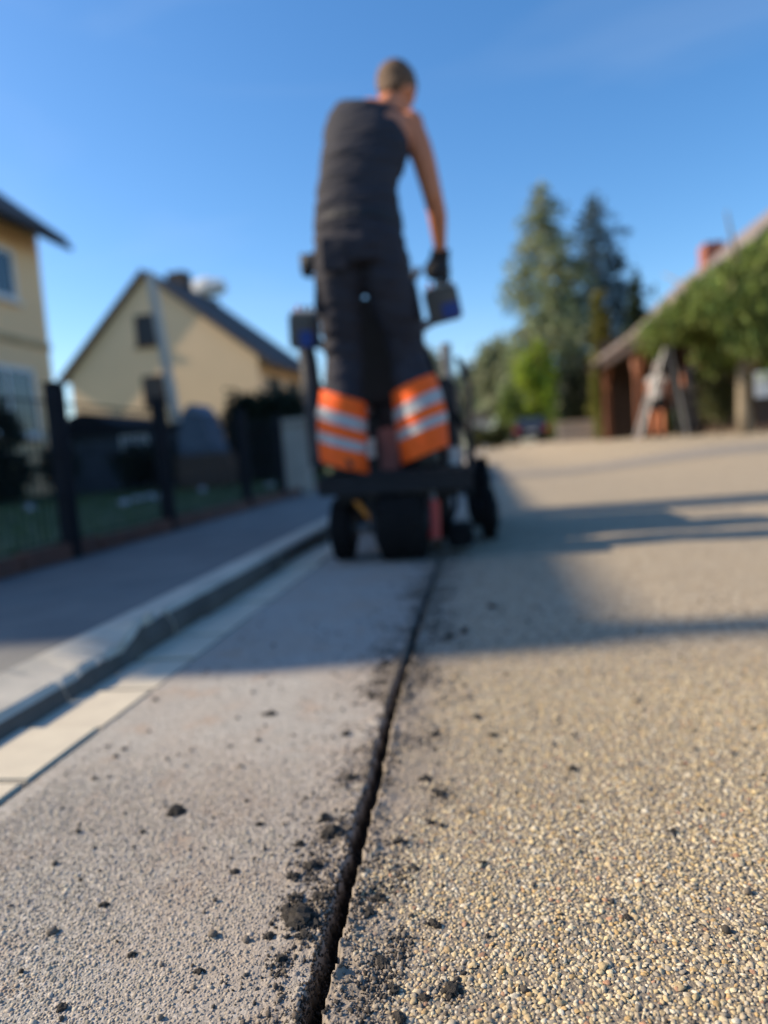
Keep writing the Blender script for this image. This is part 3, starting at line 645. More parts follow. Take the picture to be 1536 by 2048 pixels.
for (x0, y0, x1, y1) in ((270,634,318,686),(286,756,332,806)):
    p = PY(x0,y0,26); q = PY(x1,y1,26); window(h2, ((p.x+q.x)/2,26,(p.z+q.z)/2), abs(q.x-p.x)+.12, abs(p.z-q.z)+.12, (0,-1,0), MAT['dwood'], glass='pane_d')
for yy in (27.4,29.6): window(h2, (A['r'],yy,2.9), 1.1, 1.4, (1,0,0), MAT['dwood'], glass='pane_d')
h2.rotation_euler.z = rad(-5); h2.location.x += .42
# pale leaning pole
p = PY(300,548,15); q = PY(346,805,15); dv = (p-q); bt = q+dv*((.07-q.z)/dv.z)
pl = thing('utility_pole', bt, 'pale weathered pole leaning slightly in front of the cream gable', 'pole')
MB().loft([bt-dv.normalized()*.2, bt+dv*.4, p], [.12,.11,.095], n=12).build('shaft', MAT['pole'], pl); MB().loft([p, p+dv.normalized()*.06], [.10,.03], n=12).build('cap', MAT['steel'], pl)

# garden things
s0 = thing('garden_shed', (-6.1, 13, .07), 'low slate-blue garden shed with rounded dark roof behind the lawn', 'shed')
a = PY(150,985,13); b_ = PY(385,985,13); zt = PY(270,862,13).z
MB().box((a.x,13,.03), (b_.x,15,zt), .01).build('wall', MAT['shed'], s0)
roofp = []
for i in range(15):
    t_ = i/14; xx = a.x-.15+(b_.x-a.x+.3)*t_; zz = zt+.02+.34*math.exp(-((t_-.22)/.2)**2)+.06
    roofp.append(Vector((xx,12.8,zz)))
MB().poly_prism(roofp+[Vector((b_.x+.15,12.8,zt+.001)), Vector((a.x-.15,12.8,zt+.001))], (0,2.4,0)).build('roof', MAT['anth'], s0)
for i in range(9): MB().box((a.x+.05+i*(b_.x-a.x-.1)/9,12.975,.06), (a.x+.03+(i+1)*(b_.x-a.x-.1)/9,12.998,zt-.03)).build('board', MAT['shed'], s0)
wp = PY(272,888,13); wo = MB().box((wp.x-.28,12.93,wp.z-.17), (wp.x+.28,12.972,wp.z+.17)).build('window', MAT['white'], s0)
MB().box((wp.x-.24,12.915,wp.z-.13), (wp.x+.24,12.929,wp.z+.13)).build('pane', M('dull_pane', (.30,.32,.36), None, 3, .3), wo)
bc = PY(408,925,11); bc.z = .07
s1 = thing('hooded_seat', bc, 'blue-grey hooded garden seat on a brown wicker base', 'garden seat')
MB().box((bc.x-.38,10.75,.09), (bc.x+.40,11.5,.62), .03).build('base', MAT['wicker'], s1)
hv = []
for i in range(9):
    t_ = i/8; ang = math.pi*(.05+.75*t_); hv.append((bc.x-.05-.24*math.cos(ang)*1.1, .62+.80*math.sin(ang)))
MB().poly_prism([Vector((x_,10.8,z_)) for x_, z_ in hv]+[Vector((bc.x+.30,10.8,.625)), Vector((bc.x-.30,10.8,.625))], (0,.65,0)).build('hood', MAT['hood'], s1)
bush((-5.7,13.6-1.9,.07), (.75,.5,.42), 'dark rounded shrub in front of the slate-blue shed', (.018,.030,.016), 2600, .07, 31)
a = PY(450,960,12.5); b_ = PY(640,960,12.5)
bush(((a.x+b_.x)/2,12.9,.07), ((b_.x-a.x)/2,.6,.78), 'long dark clipped hedge behind the gate pillar', (.020,.032,.020), 16000, .075, 32, name='hedge', clumps=260, cat='hedge', stem=False, box_=True)
MB_ = G(18,1005,.07)
conifer((MB_.x-.1,MB_.y+.2,.07), 1.75, .62, 'dark layered dwarf conifer beside the yellow house, behind the fence', (.014,.026,.016), 6000, .05, 33, .05, .15, name='dwarf_conifer', top=.12)
q = G(88,1010,.07); bush((q.x,q.y+.5,.07), (.28,.28,.55), 'slim dark shrub between dwarf conifer and shed', (.02,.03,.02), 1500, .05, 34)
for i, pxl in enumerate([(60,1022),(250,1012),(275,1004),(300,1000),(322,1000),(405,985),(540,975)]):
    q = G(*pxl, .07); o = MB().ball((q.x,q.y,.10), (.065,.055,.05), None, 2, .12, i+300).build('border_stone', MAT['wstone'], base=(q.x,q.y,.07), smooth=False)
    tag(o, 'whitish rounded stone edging the shaded lawn bed', 'stone', 'white stones along the lawn bed')

# ------------------------------------------------------------------ right side: house with carport
Z0 = .29
h3 = thing('tiled_house', (9.5, 25, Z0), 'house with big grey-brown tiled roof and red brick chimney behind the trees', 'house')
MB().poly_prism([Vector((6.6,18,.2)), Vector((6.6,18,4.55)), Vector((8.9,18,6.5)), Vector((11.2,18,4.55)), Vector((11.2,18,.2))], (0,14.5,0)).build('wall', MAT['render_c'], h3)
s3 = (6.5-4.55)/2.3
r3 = roof_slab(6.0, 4.55-s3*.6+.02, 8.9, 6.52, 17.4, 33, .18).build('roof', MAT['tile_g'], h3); roof_slab(11.8, 4.55-s3*.6+.02, 8.903, 6.52, 17.4, 33, .18).build('roof', MAT['tile_g'], h3)
c_ = PX(1415,500,8.3); MB().box((8.1,c_.y-.4,5.4), (8.75,c_.y+.4,c_.z+.18), .02).build('chimney', MAT['brick'], r3)
an = MB(); b0 = Vector((9.0,21.2,6.5)); an.rod(b0, b0+Vector((0,0,1.5)), .025, n=6)
for k_ in range(5): an.rod(b0+Vector((-.45,-.3+.15*k_,1.2)), b0+Vector((.45,-.3+.15*k_,1.2)), .012, n=5)
an.rod(b0+Vector((0,-.4,1.2)), b0+Vector((0,.4,1.2)), .015, n=5); an.build('antenna', MAT['steel'], r3)
for yy in (20,23.5,27): window(h3, (6.6,yy,3.75), 1.1, .9, (-1,0,0), MAT['white'])
cp = thing('carport', (5, 18.5, Z0), 'red-brown timber carport with sloping tiled roof and dark inside', 'carport')
roof_slab(3.5, 2.52, 6.58, 4.0, 15.6, 22.4, .16).build('roof', MAT['tile_g'], cp)
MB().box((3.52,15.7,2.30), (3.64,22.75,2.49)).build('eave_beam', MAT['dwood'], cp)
for yy in (17.4,21.6): MB().box((3.66,yy-.08,Z0-.05), (3.82,yy+.08,2.56)).build('post', MAT['wood'], cp)
for yy, s_ in ((17.4,-1),(17.4,1),(21.6,-1)):
    MB().loft([(3.74,yy+s_*.07,1.7), (3.74,yy+s_*.75,2.42)], [.06,.06], n=4).build('brace', MAT['wood'], cp)
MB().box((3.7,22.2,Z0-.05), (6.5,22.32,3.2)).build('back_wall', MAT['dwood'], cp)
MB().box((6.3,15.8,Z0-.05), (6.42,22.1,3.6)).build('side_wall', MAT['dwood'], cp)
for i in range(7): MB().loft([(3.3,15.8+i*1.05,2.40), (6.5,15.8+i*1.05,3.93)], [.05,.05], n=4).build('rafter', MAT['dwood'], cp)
q = (3.45,21.2,Z0)
bush(q, (.17,.17,1.15), 'yellow-green climber clinging to the carport corner post', (.16,.17,.035), 2200, .07, 41, name='climbing_plant', clumps=22)

# A-frame ladder and the two people
lad = thing('step_ladder', (4.0,15.7,bz(4,15.7)), 'grey aluminium A-frame stepladder standing by the carport', 'ladder')
gz = bz(4,15.7); tp = PY(1331,690,15.7); fl = PY(1274,868,15.7); fr = PY(1368,868,15.7)
for nm, ft in (('climbing_side', fl), ('support_side', fr)):
    mb = MB()
    for dy in (-.2,.2):
        w_ = 1 if nm == 'climbing_side' else .85
        mb.loft([Vector((ft.x,15.7+dy*1.25,gz)), Vector((tp.x+(0.03 if ft is fr else -.03),15.7+dy*.8,tp.z))], [(.028,.025),(.028,.025)], n=4)
    o = mb.build(nm, MAT['alu'], lad)
    for k_ in range(1, 7):
        t_ = k_/7.2; x_ = ft.x+(tp.x-ft.x)*t_; z_ = gz+(tp.z-gz)*t_; dd = .2*(1.25-.45*t_)
        if nm == 'climbing_side': MB().box((x_-.045,15.7-dd,z_-.015), (x_+.045,15.7+dd,z_+.015)).build('rung', MAT['alu'], o)
MB().box((tp.x-.1,15.5,tp.z+.001), (tp.x+.1,15.9,tp.z+.04)).build('top_cap', MAT['alu'], lad)

def small_person(base, h, face, label, group, top_m, bottom_m, short, arm_up, seed):
    b_ = Vector(base); t = thing('person', b_, label, 'person', group); f = Vector((math.sin(face), math.cos(face), 0)); s_ = Vector((math.cos(face), -math.sin(face), 0))
    H = lambda k: b_+Vector((0,0,k*h)); body = MB(); up = Vector((0,0,1))
    hips = [H(.52)+s_*d*.055*h for d in (-1,1)]
    for hp, d in zip(hips, (-1,1)):
        kn = H(.285)+s_*d*.06*h+f*.012*h; an_ = H(.045)+s_*d*.062*h
        body.loft([hp, (hp+kn)/2, kn, (kn+an_)/2-f*.01*h, an_], [.05*h,.045*h,.032*h,.034*h,.022*h], n=10)
        body.loft([an_-f*.03*h-up*.02*h, an_+f*.04*h-up*.025*h, an_+f*.10*h-up*.033*h], [.022*h,.022*h,.012*h], n=8)
    body.loft([H(.47), H(.53), H(.62), H(.72), H(.79), H(.825)], [(.085*h,.06*h),(.095*h,.066*h),(.082*h,.06*h),(.098*h,.066*h),(.10*h,.055*h),(.04*h,.04*h)], side=s_, n=14)
    body.loft([H(.80), H(.88)], [.032*h,.03*h], n=8)
    body.ball(H(.93)+f*.01*h, (.048*h,.056*h,.068*h), Matrix.Rotation(-face,3,'Z'), 2); body.ball(H(.915)+f*.062*h, (.012*h,.014*h,.018*h), None, 1)
    for d in (-1,1): body.ball(H(.925)+s_*d*.047*h, (.01*h,.014*h,.02*h), None, 1)
    hands = []
    for d in (-1,1):
        sh = H(.80)+s_*d*.105*h
        if arm_up and d == 1: el = sh+f*.12*h+s_*.05*h+up*.02*h; wr = el+f*.06*h+up*.14*h+s_*.03*h
        else: el = sh+s_*d*.025*h-up*.17*h; wr = el+f*.05*h-up*.135*h
        body.loft([sh, (sh+el)/2, el, (el+wr)/2, wr], [.034*h,.029*h,.025*h,.023*h,.017*h], n=8)
        dr = (wr-el).normalized(); body.loft([wr, wr+dr*.05*h], [(.022*h,.011*h),(.024*h,.012*h)], side=f, n=8)
        for k_ in range(4): a0 = wr+dr*.045*h+f*(k_-1.5)*.012*h; body.loft([a0, a0+dr*(.038+.004*(k_ in (1,2)))*h+s_*-d*.01*h], [.0065*h,.0055*h], n=6)
        body.loft([wr+dr*.015*h+f*.02*h, wr+dr*.045*h+f*.04*h], [.008*h,.006*h], n=6)
    union(body, 'body', MAT['skin'], t, .011, 2)
    top = MB(); top.loft([H(.50), H(.56), H(.63), H(.72), H(.79), H(.822)], [(.102*h,.074*h),(.10*h,.072*h),(.092*h,.069*h),(.107*h,.075*h),(.108*h,.063*h),(.055*h,.05*h)], side=s_, n=14)
    for d in (-1,1): sh = H(.80)+s_*d*.095*h; top.loft([sh-s_*d*.03*h, sh+s_*d*.025*h-up*.05*h], [.042*h,.04*h], n=8)
    union(top, 'top', top_m, t, .012, 2)
    bot = MB(); bot.loft([H(.46), H(.50), H(.56)], [(.10*h,.074*h),(.105*h,.078*h),(.099*h,.07*h)], side=s_, n=14)
    for hp, d in zip(hips, (-1,1)):
        kn = H(.285)+s_*d*.06*h+f*.012*h; an_ = H(.05)+s_*d*.062*h
        if short: bot.loft([hp+up*.02*h, hp*.4+kn*.6], [.062*h,.058*h], n=10)
        else: bot.loft([hp+up*.02*h, (hp+kn)/2, kn, an_], [.06*h,.056*h,.046*h,.042*h], n=10)
    union(bot, 'shorts' if short else 'trousers', bottom_m, t, .012, 2)
    hr = MB(); hr.ball(H(.945)-f*.008*h, (.053*h,.060*h,.062*h), Matrix.Rotation(-face,3,'Z'), 2, .06, seed); hr.ball(H(.915)-f*.03*h, (.045*h,.035*h,.05*h), None, 2, .06, seed)
    union(hr, 'hair', MAT['hair'], t, .012, 1)
    for d in (-1,1): MB().ball(H(.935)+s_*d*.02*h+f*.058*h, .008*h, None, 1).build('eye', MAT['eye'], t)
    for d in (-1,1): an_ = H(.045)+s_*d*.062*h; m_ = MB(); m_.loft([an_-f*.035*h-up*.022*h, an_+f*.04*h-up*.022*h, an_+f*.11*h-up*.03*h], [(.026*h,.026*h),(.027*h,.024*h),(.02*h,.014*h)], n=10); m_.build('shoe', MAT['boot'], t, smooth=True)
    return t
q = PY(1318,880,16.25); small_person((q.x,16.25,bz(q.x,16.25)), 1.62, .5, 'person in white top and black shorts standing behind the stepladder', None, MAT['cwhite'], MAT['cblack'], True, False, 5)
q = PY(1386,878,15.9); small_person((q.x,15.9,bz(q.x,15.9)), 1.80, 1.2, 'person in dark clothes with one arm raised toward the hanging foliage', None, MAT['cblack'], MAT['cblack'], False, True, 6)

# hanging-foliage tree
tb = PY(1492,866,13.6); tb.z = bz(tb.x,13.6)
wt = thing('weeping_tree', tb, 'tree with pale trunk and dense hanging green foliage in front of the carport', 'tree')
trunk(tb, 3.0, .13, .07, MAT['bark_p'], wt, 8, seed=51, spread=.42)
r2 = np.random.default_rng(52); pts = []
for s_ in range(560):
    ang = r2.uniform(0, 6.283); rr = 1.0*r2.random()**.5; xx = tb.x+.50+rr*2.0*math.cos(ang); yy = 13.9+rr*1.2*math.sin(ang)
    t_ = np.clip((xx-(tb.x-1.5))/2.9, 0, 1); topz = 2.75+1.55*t_ -.10 - .28*rr + .10*r2.normal(); bot = (1.95 if xx < tb.x-.35 else 1.30)+.4*r2.random() - (.7*(r2.random() < .3) if xx > tb.x+.25 else 0)
    L = max(.4, (topz-bot)*r2.uniform(.45, 1)); m = int(90*L)
    k_ = r2.random(m); z_ = topz-k_*L; w_ = .10+.06*np.sin(k_*3.1)
    pts.append(np.stack([xx+r2.normal(size=m)*w_, yy+r2.normal(size=m)*w_, z_], -1))
leaves('crown', np.concatenate(pts), .075, (.17,.225,.06), MAT['leaf'], wt, .5, hang=True, seed=53, long=2.2)
for i, (x_, y_, r_, lb, cl) in enumerate([(PY(1440,860,14.4).x,14.4,(.42,.3,.62),'olive shrub under the hanging tree beside the pale trunk',(.10,.11,.045)),(4.55,17.0,(.4,.3,.3),'small dark green shrub at the foot of the carport post',(.04,.06,.025))]):
    bush((x_,y_,bz(x_,y_)), r_, lb, cl, 1500, .06, 60+i)
sg = thing('white_sign', (5.15,12.9,bz(5.15,12.9)), 'white rectangular sign on a dark post beside the pale trunk', 'sign')
q = PY(1526,770,12.9); sg.location = (q.x,12.9,bz(q.x,12.9))
MB().rod((q.x,12.9,bz(q.x,12.9)-.05), (q.x,12.9,q.z+.25), .03, n=8).build('post', MAT['anth'], sg); MB().box((q.x-.14,12.85,q.z-.2), (q.x+.14,12.868,q.z+.22), .004).build('panel', MAT['white'], sg)

# trees behind
q = PY(1105,860,52); conifer((q.x,52,.1), PY(1110,366,52).z, 5.6, 'tall light olive spruce beside the darker spruce behind the carport', (.23,.27,.155), 9500, .27, 71, .10, .42, power=.55)
q = PY(1205,860,56); conifer((q.x,56,.1), PY(1202,392,56).z, 5.7, 'dark blue-green spruce standing right of the olive spruce', (.075,.125,.155), 7500, .27, 72, .22, .30, power=.55)
q = PY(1212,880,25); conifer((q.x,25,.28), 5.0, .45, 'slim yellow-green columnar thuja beside the carport corner', (.16,.16,.04), 5000, .12, 73, .02, .1, name='columnar_thuja', top=.25, power=.4)
q = PY(1285,880,30); conifer((q.x,30,.28), 6.6, 1.3, 'dark pointed conifer rising behind the carport roof', (.03,.05,.026), 5000, .18, 74, .05, .3, name='conifer')
q = PY(1190,880,33); bush((q.x,33,.26), (1.5,1.0,1.9), 'tall dark evergreen thicket between spruces and carport', (.018,.026,.014), 6000, .16, 75, name='evergreen_thicket', clumps=50)
q = PY(1078,880,47); t_ = tree((q.x,47,.1), PY(1080,675,47).z, 1.75, 'bright yellow-green shrub tree in front of the olive spruce', (.26,.34,.035), 4500, .2, 76, bole=.05)
q = PY(1025,890,46); bush((q.x,46,.1), (1.1,.8,1.9), 'light green rounded shrub beside the bright yellow-green tree', (.16,.22,.05), 3000, .13, 77)
q = PY(1130,885,44); bush((q.x,44,.15), (1.3,.8,1.15), 'pale sunlit green bush behind the low concrete wall', (.16,.21,.055), 2600, .11, 78)
q = PY(978,892,46); bush((q.x,46,.02), (1.5,.9,.85), 'olive roadside bush left of the parked dark car', (.075,.085,.03), 2600, .16, 79)
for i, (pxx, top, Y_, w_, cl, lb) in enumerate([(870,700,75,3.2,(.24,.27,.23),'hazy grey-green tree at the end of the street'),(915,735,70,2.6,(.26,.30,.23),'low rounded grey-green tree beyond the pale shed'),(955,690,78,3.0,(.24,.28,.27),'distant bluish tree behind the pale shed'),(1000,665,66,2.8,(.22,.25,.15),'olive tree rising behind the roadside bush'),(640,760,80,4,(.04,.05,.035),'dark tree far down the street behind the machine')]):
    q = PY(pxx,880,Y_); zt = PY(pxx,top,Y_).z; tree((q.x,Y_,0), zt, w_, lb, cl, 4200, .38, 90+i, 'trees at the end of the street', bole=.1)  # distance haze is mixed into the pale leaf colours of these trees
# low wall
q = PY(1160,890,29); lw = thing('low_wall', (q.x,29,.25), 'low pale concrete garden wall beside the carport', 'wall')
a = PY(1115,880,29).x; b_ = PY(1190,880,29).x
MB().box((a,28.85,.0), (b_,29.1,1.0), .015).build('wall_body', MAT['stone'], lw); MB().box((a-.03,28.81,1.001), (b_+.03,29.14,1.07), .01).build('coping', MAT['kerb'], lw)
# pale shed at the far end
q = PY(960,880,58); fs = thing('pale_outbuilding', (q.x,58,.0), 'pale small outbuilding at the far end of the road', 'building')
MB().box((q.x-1.1,58,-.05), (q.x+.9,61,2.35)).build('wall', MAT['owhite'], fs); MB().poly_prism([Vector((q.x-1.3,57.8,2.36)), Vector((q.x+1.1,57.8,2.36)), Vector((q.x-.1,57.8,3.1))], (0,3.4,0)).build('roof', MAT['tile_g'], fs)
MB().box((q.x-.7,57.94,0), (q.x+.1,57.998,1.9)).build('door', MAT['dwood'], fs)

# parked car (seen from behind)
cb = PY(1060,895,41); cb.z = bz(cb.x,41)
car = thing('parked_car', cb, 'dark hatchback with red tail lamps parked by the bushes', 'car')
def car_pt(x_, y_, z_): return Vector((cb.x+x_, cb.y+y_, cb.z+z_))
prof = [(-2.0,.35,.80),(-2.02,.75,.82),(-1.9,.98,.82),(-1.45,1.42,.66),(.2,1.47,.66),(1.0,1.0,.80),(2.0,.82,.78),(2.1,.4,.76)]
mb = MB(); n_ = len(prof)
V = [car_pt(s_*w_, y_, z_) for y_, z_, w_ in prof for s_ in (-1,1)] + [car_pt(s_*.78, y_, .26) for y_, z_, w_ in prof for s_ in (-1,1)]
Fc = []
for i in range(n_-1):
    a = 2*i; b2 = 2*(i+1); o_ = 2*n_
    Fc += [(a,a+1,b2+1,b2), (o_+a,o_+b2,o_+b2+1,o_+a+1), (a,b2,o_+b2,o_+a), (a+1,o_+a+1,o_+b2+1,b2+1)]
Fc += [(0,2*n_,2*n_+1,1), (2*n_-2,2*n_-1,4*n_-1,4*n_-2)]
mb.add(V, Fc).build('body', MAT['carp'], car)
MB().add([car_pt(-.70,-1.875,1.03), car_pt(.70,-1.875,1.03), car_pt(.60,-1.52,1.38), car_pt(-.60,-1.52,1.38)], [(0,1,2,3)]).build('rear_window', MAT['pane'], car)
for s_ in (-1,1):
    MB().add([car_pt(s_*.80,-1.3,1.0), car_pt(s_*.80,.8,1.0), car_pt(s_*.69,.2,1.40), car_pt(s_*.69,-1.2,1.40)], [(0,1,2,3)]).build('side_window', MAT['pane'], car)
    MB().box(car_pt(s_*.80-.13,-2.06,.62), car_pt(s_*.80+.13-.04*s_,-1.86,.95), .03).build('tail_lamp', MAT['lamp'], car)
    for yy in (-1.25,1.35):
        w_ = MB().cyl(car_pt(s_*.72,yy,.31), (1,0,0), .31, .2, 20, .03).build('wheel', MAT['rubber'], car, smooth=False); MB().cyl(car_pt(s_*.825,yy,.31), (1,0,0), .19, .02, 16).build('rim', MAT['steel'], w_)
MB().box(car_pt(-.8,-2.09,.36), car_pt(.8,-1.95,.60), .03).build('bumper', MAT['blackp'], car); MB().box(car_pt(-.26,-2.10,.62), car_pt(.26,-2.045,.74)).build('number_plate', MAT['white'], car)

cm, n_, l_, b_ = newmat('cloud_white'); b_.inputs['Base Color'].default_value = (.95,.95,.95,1); b_.inputs['Roughness'].default_value = 1; b_.inputs['Specular IOR Level'].default_value = 0
tr_ = n_.new('ShaderNodeBsdfTranslucent'); tr_.inputs[0].default_value = (.97,.97,.97,1); mx_ = n_.new('ShaderNodeMixShader'); mx_.inputs[0].default_value = .75
l_.new(b_.outputs[0], mx_.inputs[1]); l_.new(tr_.outputs[0], mx_.inputs[2]); l_.new(mx_.outputs[0], n_['Material Output'].inputs[0]); MAT['cloudm'] = cm
# cloud low over the cream house
cl = MB(); cc = P(412,578,900); rn = random.Random(4)
for i in range(26):
    a = rn.uniform(0,6.28); e = rn.random()**.6; r_ = rn.uniform(8,14)*(1-.5*e)
    cl.ball(cc+Vector((math.cos(a)*e*22+rn.uniform(-3,3), rn.uniform(-8,8), abs(math.sin(a))*e*15-2+rn.uniform(-2,2))), (r_*1.3,r_,r_*.85), None, 2, .08, i)
tag(cl.build('sky_cloud', MAT['cloudm'], base=cc, smooth=True), kind='structure')

# ------------------------------------------------------------------ the ride-on crack saw
mc = thing('crack_cutting_machine', (-.34, 3.2, 0), 'black ride-on pavement cutting machine with standing platform and blue-sided control boxes', 'road machine')
pf = MB().box((-.655,2.80,.335), (-.035,3.20,.362), .004).build('platform', MAT['blackp'], mc)
MB().box((-.655,2.795,.285), (-.035,2.806,.334)).build('platform_lip', MAT['blackp'], pf)
me_ = None
for i in range(10):
    for j in range(5):
        x_, y_ = -.62+i*.062, 2.84+j*.068
        if me_ is None: tr = MB().box((x_-.016,y_-.005,.362), (x_+.016,y_+.005,.366)).build('tread_bar', MAT['blackp'], pf); me_ = tr.data; t0_ = (x_, y_)
        else: o = bpy.data.objects.new('tread_bar', me_); COL.objects.link(o); o.parent = pf; o.location = (x_-t0_[0], y_-t0_[1], 0)
def tyre(c, r, w, name='wheel', hub=.55):
    m_ = MB().cyl(c, (1,0,0), r*.95, w, 28, min(.03, w*.25)); c = Vector(c)
    for i in range(22):
        a = 2*math.pi*i/22
        for s_ in (-1,1):
            R_ = Matrix.Rotation(a+.08*s_, 3, 'X'); m_.box((c.x+s_*w*.24-w*.2, c.y-r*.055, c.z+r*.90), (c.x+s_*w*.24+w*.2, c.y+r*.055, c.z+r), 0, R_, c)
    o = m_.build(name, MAT['rubber'], mc)
    for s_ in (-1,1):
        MB().cyl(c+Vector((s_*(w/2+.004),0,0)), (1,0,0), r*hub, .014, 20).build('rim', MAT['engine'], o)
    return o
tyre((-.335,2.90,.15), .15, .20, 'drive_wheel')
tyre((-.60,2.985,.13), .13, .085); tyre((.02,3.40,.115), .115, .075)
tyre((-.66,4.05,.19), .19, .12); tyre((-.02,4.05,.19), .19, .12)
MB().box((-.60,2.86,.245), (-.10,4.35,.30), .01).build('chassis', MAT['blackp'], mc)
MB().rod((-.60,2.985,.13), (-.34,2.985,.15), .018).build('axle', MAT['steel'], mc); MB().rod((-.66,4.05,.19), (-.02,4.05,.19), .02).build('axle', MAT['steel'], mc)
MB().loft([(.02,3.40,.115),(-.06,3.40,.115),(-.07,3.40,.27)], [.016,.016,.02], n=8).build('caster_arm', MAT['blackp'], mc)
for s_ in (-1,1): MB().box((-.335+s_*.118-.006,2.82,.12), (-.335+s_*.118+.006,2.99,.26), .003).build('wheel_bracket', MAT['engine'], mc)
MB().box((-.46,2.835,.268), (-.215,2.85,.30), .004).build('rear_plate', MAT['engine'], mc)
# saw blade under its guard on the cut line
sb = MB().cyl((-.189,3.32,.16), (0,1,0.0), .01, .01, 8).v and MB().cyl((-.189,3.32,.165), (1,0,0), .19, .008, 40).build('saw_blade', MAT['steel'], mc)
gd = [Vector((-.215,3.32+.215*math.cos(a), .165+.215*math.sin(a))) for a in [math.pi*i/12 for i in range(13)]]
MB().poly_prism(gd+[Vector((-.215,3.10,.05)), Vector((-.215,3.54,.05))][::1], (.055,0,0)).build('blade_guard', MAT['blackp'], mc)
p0, p1 = P(866,1000,2.86), P(869,1076,2.86)
ra = MB().rod(p1, p0, .026, n=14).build('red_cylinder', MAT['redp'], mc); MB().rod(p0, p0+Vector((0,.02,.07)), .012, n=8).build('piston_rod', MAT['steel'], ra)
MB().box((-.16,2.92,.03), (-.05,3.12,.12), .015).build('dust_skirt', MAT['rubber'], mc)
MB().loft([P(698,985,2.93), P(752,1050,2.90)], [.012,.012], n=8).build('orange_strut', MAT['orangep'], mc)
# engine, tank and column ahead of the operator
MB().box((-.62,3.42,.30), (-.10,4.2,.78), .02).build('engine_block', MAT['engine'], mc)
cy = MB()
for i in range(9): cy.box((-.60+i*.052,3.395,.42), (-.585+i*.052,3.42,.70))
cy.build('cooling_fins', MAT['engine'], mc)
a, b_ = P(702,738,3.46), P(752,832,3.46); MB().box((a.x,3.34,b_.z), (b_.x,3.62,a.z), .02).build('fuel_tank', MAT['greyp'], mc)
a, b_ = P(762,858,3.35), P(803,928,3.35); MB().box((a.x,3.24,b_.z-.03), (b_.x,3.33,a.z), .008).build('red_side_panel', MAT['rwp'], mc)
a, b_ = P(738,878,3.36), P(758,915,3.36); MB().box((a.x,3.225,b_.z), (b_.x,3.238,a.z), .002).build('white_plate', MAT['white'], mc)
MB().box((-.46,3.30,.30), (-.28,3.415,.66), .012).build('lower_cover', MAT['blackp'], mc)
MB().box((-.605,3.30,.665), (-.32,3.68,1.16), .02).build('control_column', MAT['blackp'], mc)
a, b_ = P(890,900,3.1), P(922,925,3.1); MB().rod(P(905,930,3.12), P(905,895,3.12), .03, n=12).build('filter_can', MAT['silver'], mc)
MB().loft([P(893,925,3.3), P(890,840,3.35), P(872,770,3.45), P(850,700,3.5)], [.03,.028,.025,.022], n=10).build('hose', MAT['rubber'], mc)
MB().loft([P(640,930,3.4), P(628,820,3.4), P(618,730,3.42), P(612,690,3.42)], [.05,.05,.045,.04], n=10).build('left_upright', MAT['engine'], mc)
def console(x0, y0, x1, y1, d, ang, nm='control_box'):
    a, b2 = P(x0,y0,d), P(x1,y1,d); c = (a+b2)/2; hw, hh = abs(b2.x-a.x)/2, abs(a.z-b2.z)/2; R_ = Matrix.Rotation(ang, 3, 'Y') @ Matrix.Rotation(.25, 3, 'X')
    o = MB().box((c.x-hw,c.y-.06,c.z-hh), (c.x+hw,c.y+.10,c.z+hh), .012, R_, c).build(nm, MAT['cgrey'], mc)
    MB().box((c.x-hw*.1,c.y-.066,c.z-hh*.80), (c.x+hw*.92,c.y-.0605,c.z+hh*.05), 0, R_, c).build('blue_panel', MAT['bluep'], o)
    MB().box((c.x-hw*.9,c.y-.03,c.z+hh+.0005), (c.x+hw*.9,c.y+.08,c.z+hh+.008), 0, R_, c).build('top_plate', MAT['silver'], o)
    for k_ in range(3): MB().rod(c+R_@Vector((-hw*.5+k_*hw*.5,.02,hh+.008)), c+R_@Vector((-hw*.5+k_*hw*.5,.02,hh+.03)), .008, n=8).build('switch', MAT['redp' if k_ == 0 else 'blackp'], o)
    return c
cR = console(850,578,922,640,3.36,-.16); cL = console(580,628,636,694,3.42,.10)
MB().loft([cR+Vector((-.06,.02,-.07)), Vector((cR.x-.13,3.5,1.02)), Vector((-.42,3.55,.93))], [.022,.025,.03], n=8).build('console_arm', MAT['greyp'], mc)
MB().loft([cL+Vector((.03,.03,-.05)), Vector((cL.x+.09,3.52,.98)), Vector((-.58,3.55,.93))], [.022,.025,.03], n=8).build('console_arm', MAT['blackp'], mc)
HR = P(874,545,3.30); HL = P(628,530,3.36)
MB().loft([Vector((cR.x-.04,cR.y+.02,cR.z+.05)), HR-Vector((.0,-.0,.06)), HR+Vector((0,0,.05))], [.013,.013,.015], n=10).build('lever', MAT['steel'], mc)
lv = MB().loft([Vector((-.58,3.56,1.10)), HL-Vector((-.05,.0,.10)), HL+Vector((.0,0,.045))], [.014,.013,.014], n=10).build('lever', MAT['steel'], mc)
MB().ball(HL+Vector((-.012,0,.012)), (.03,.03,.03), None, 2).build('lever_knob', MAT['engine'], lv)
MB().loft([Vector((-.42,3.56,1.10)), P(826,560,3.45), P(838,536,3.42)], [.018,.016,.02], n=10).build('hand_rail', MAT['engine'], mc)

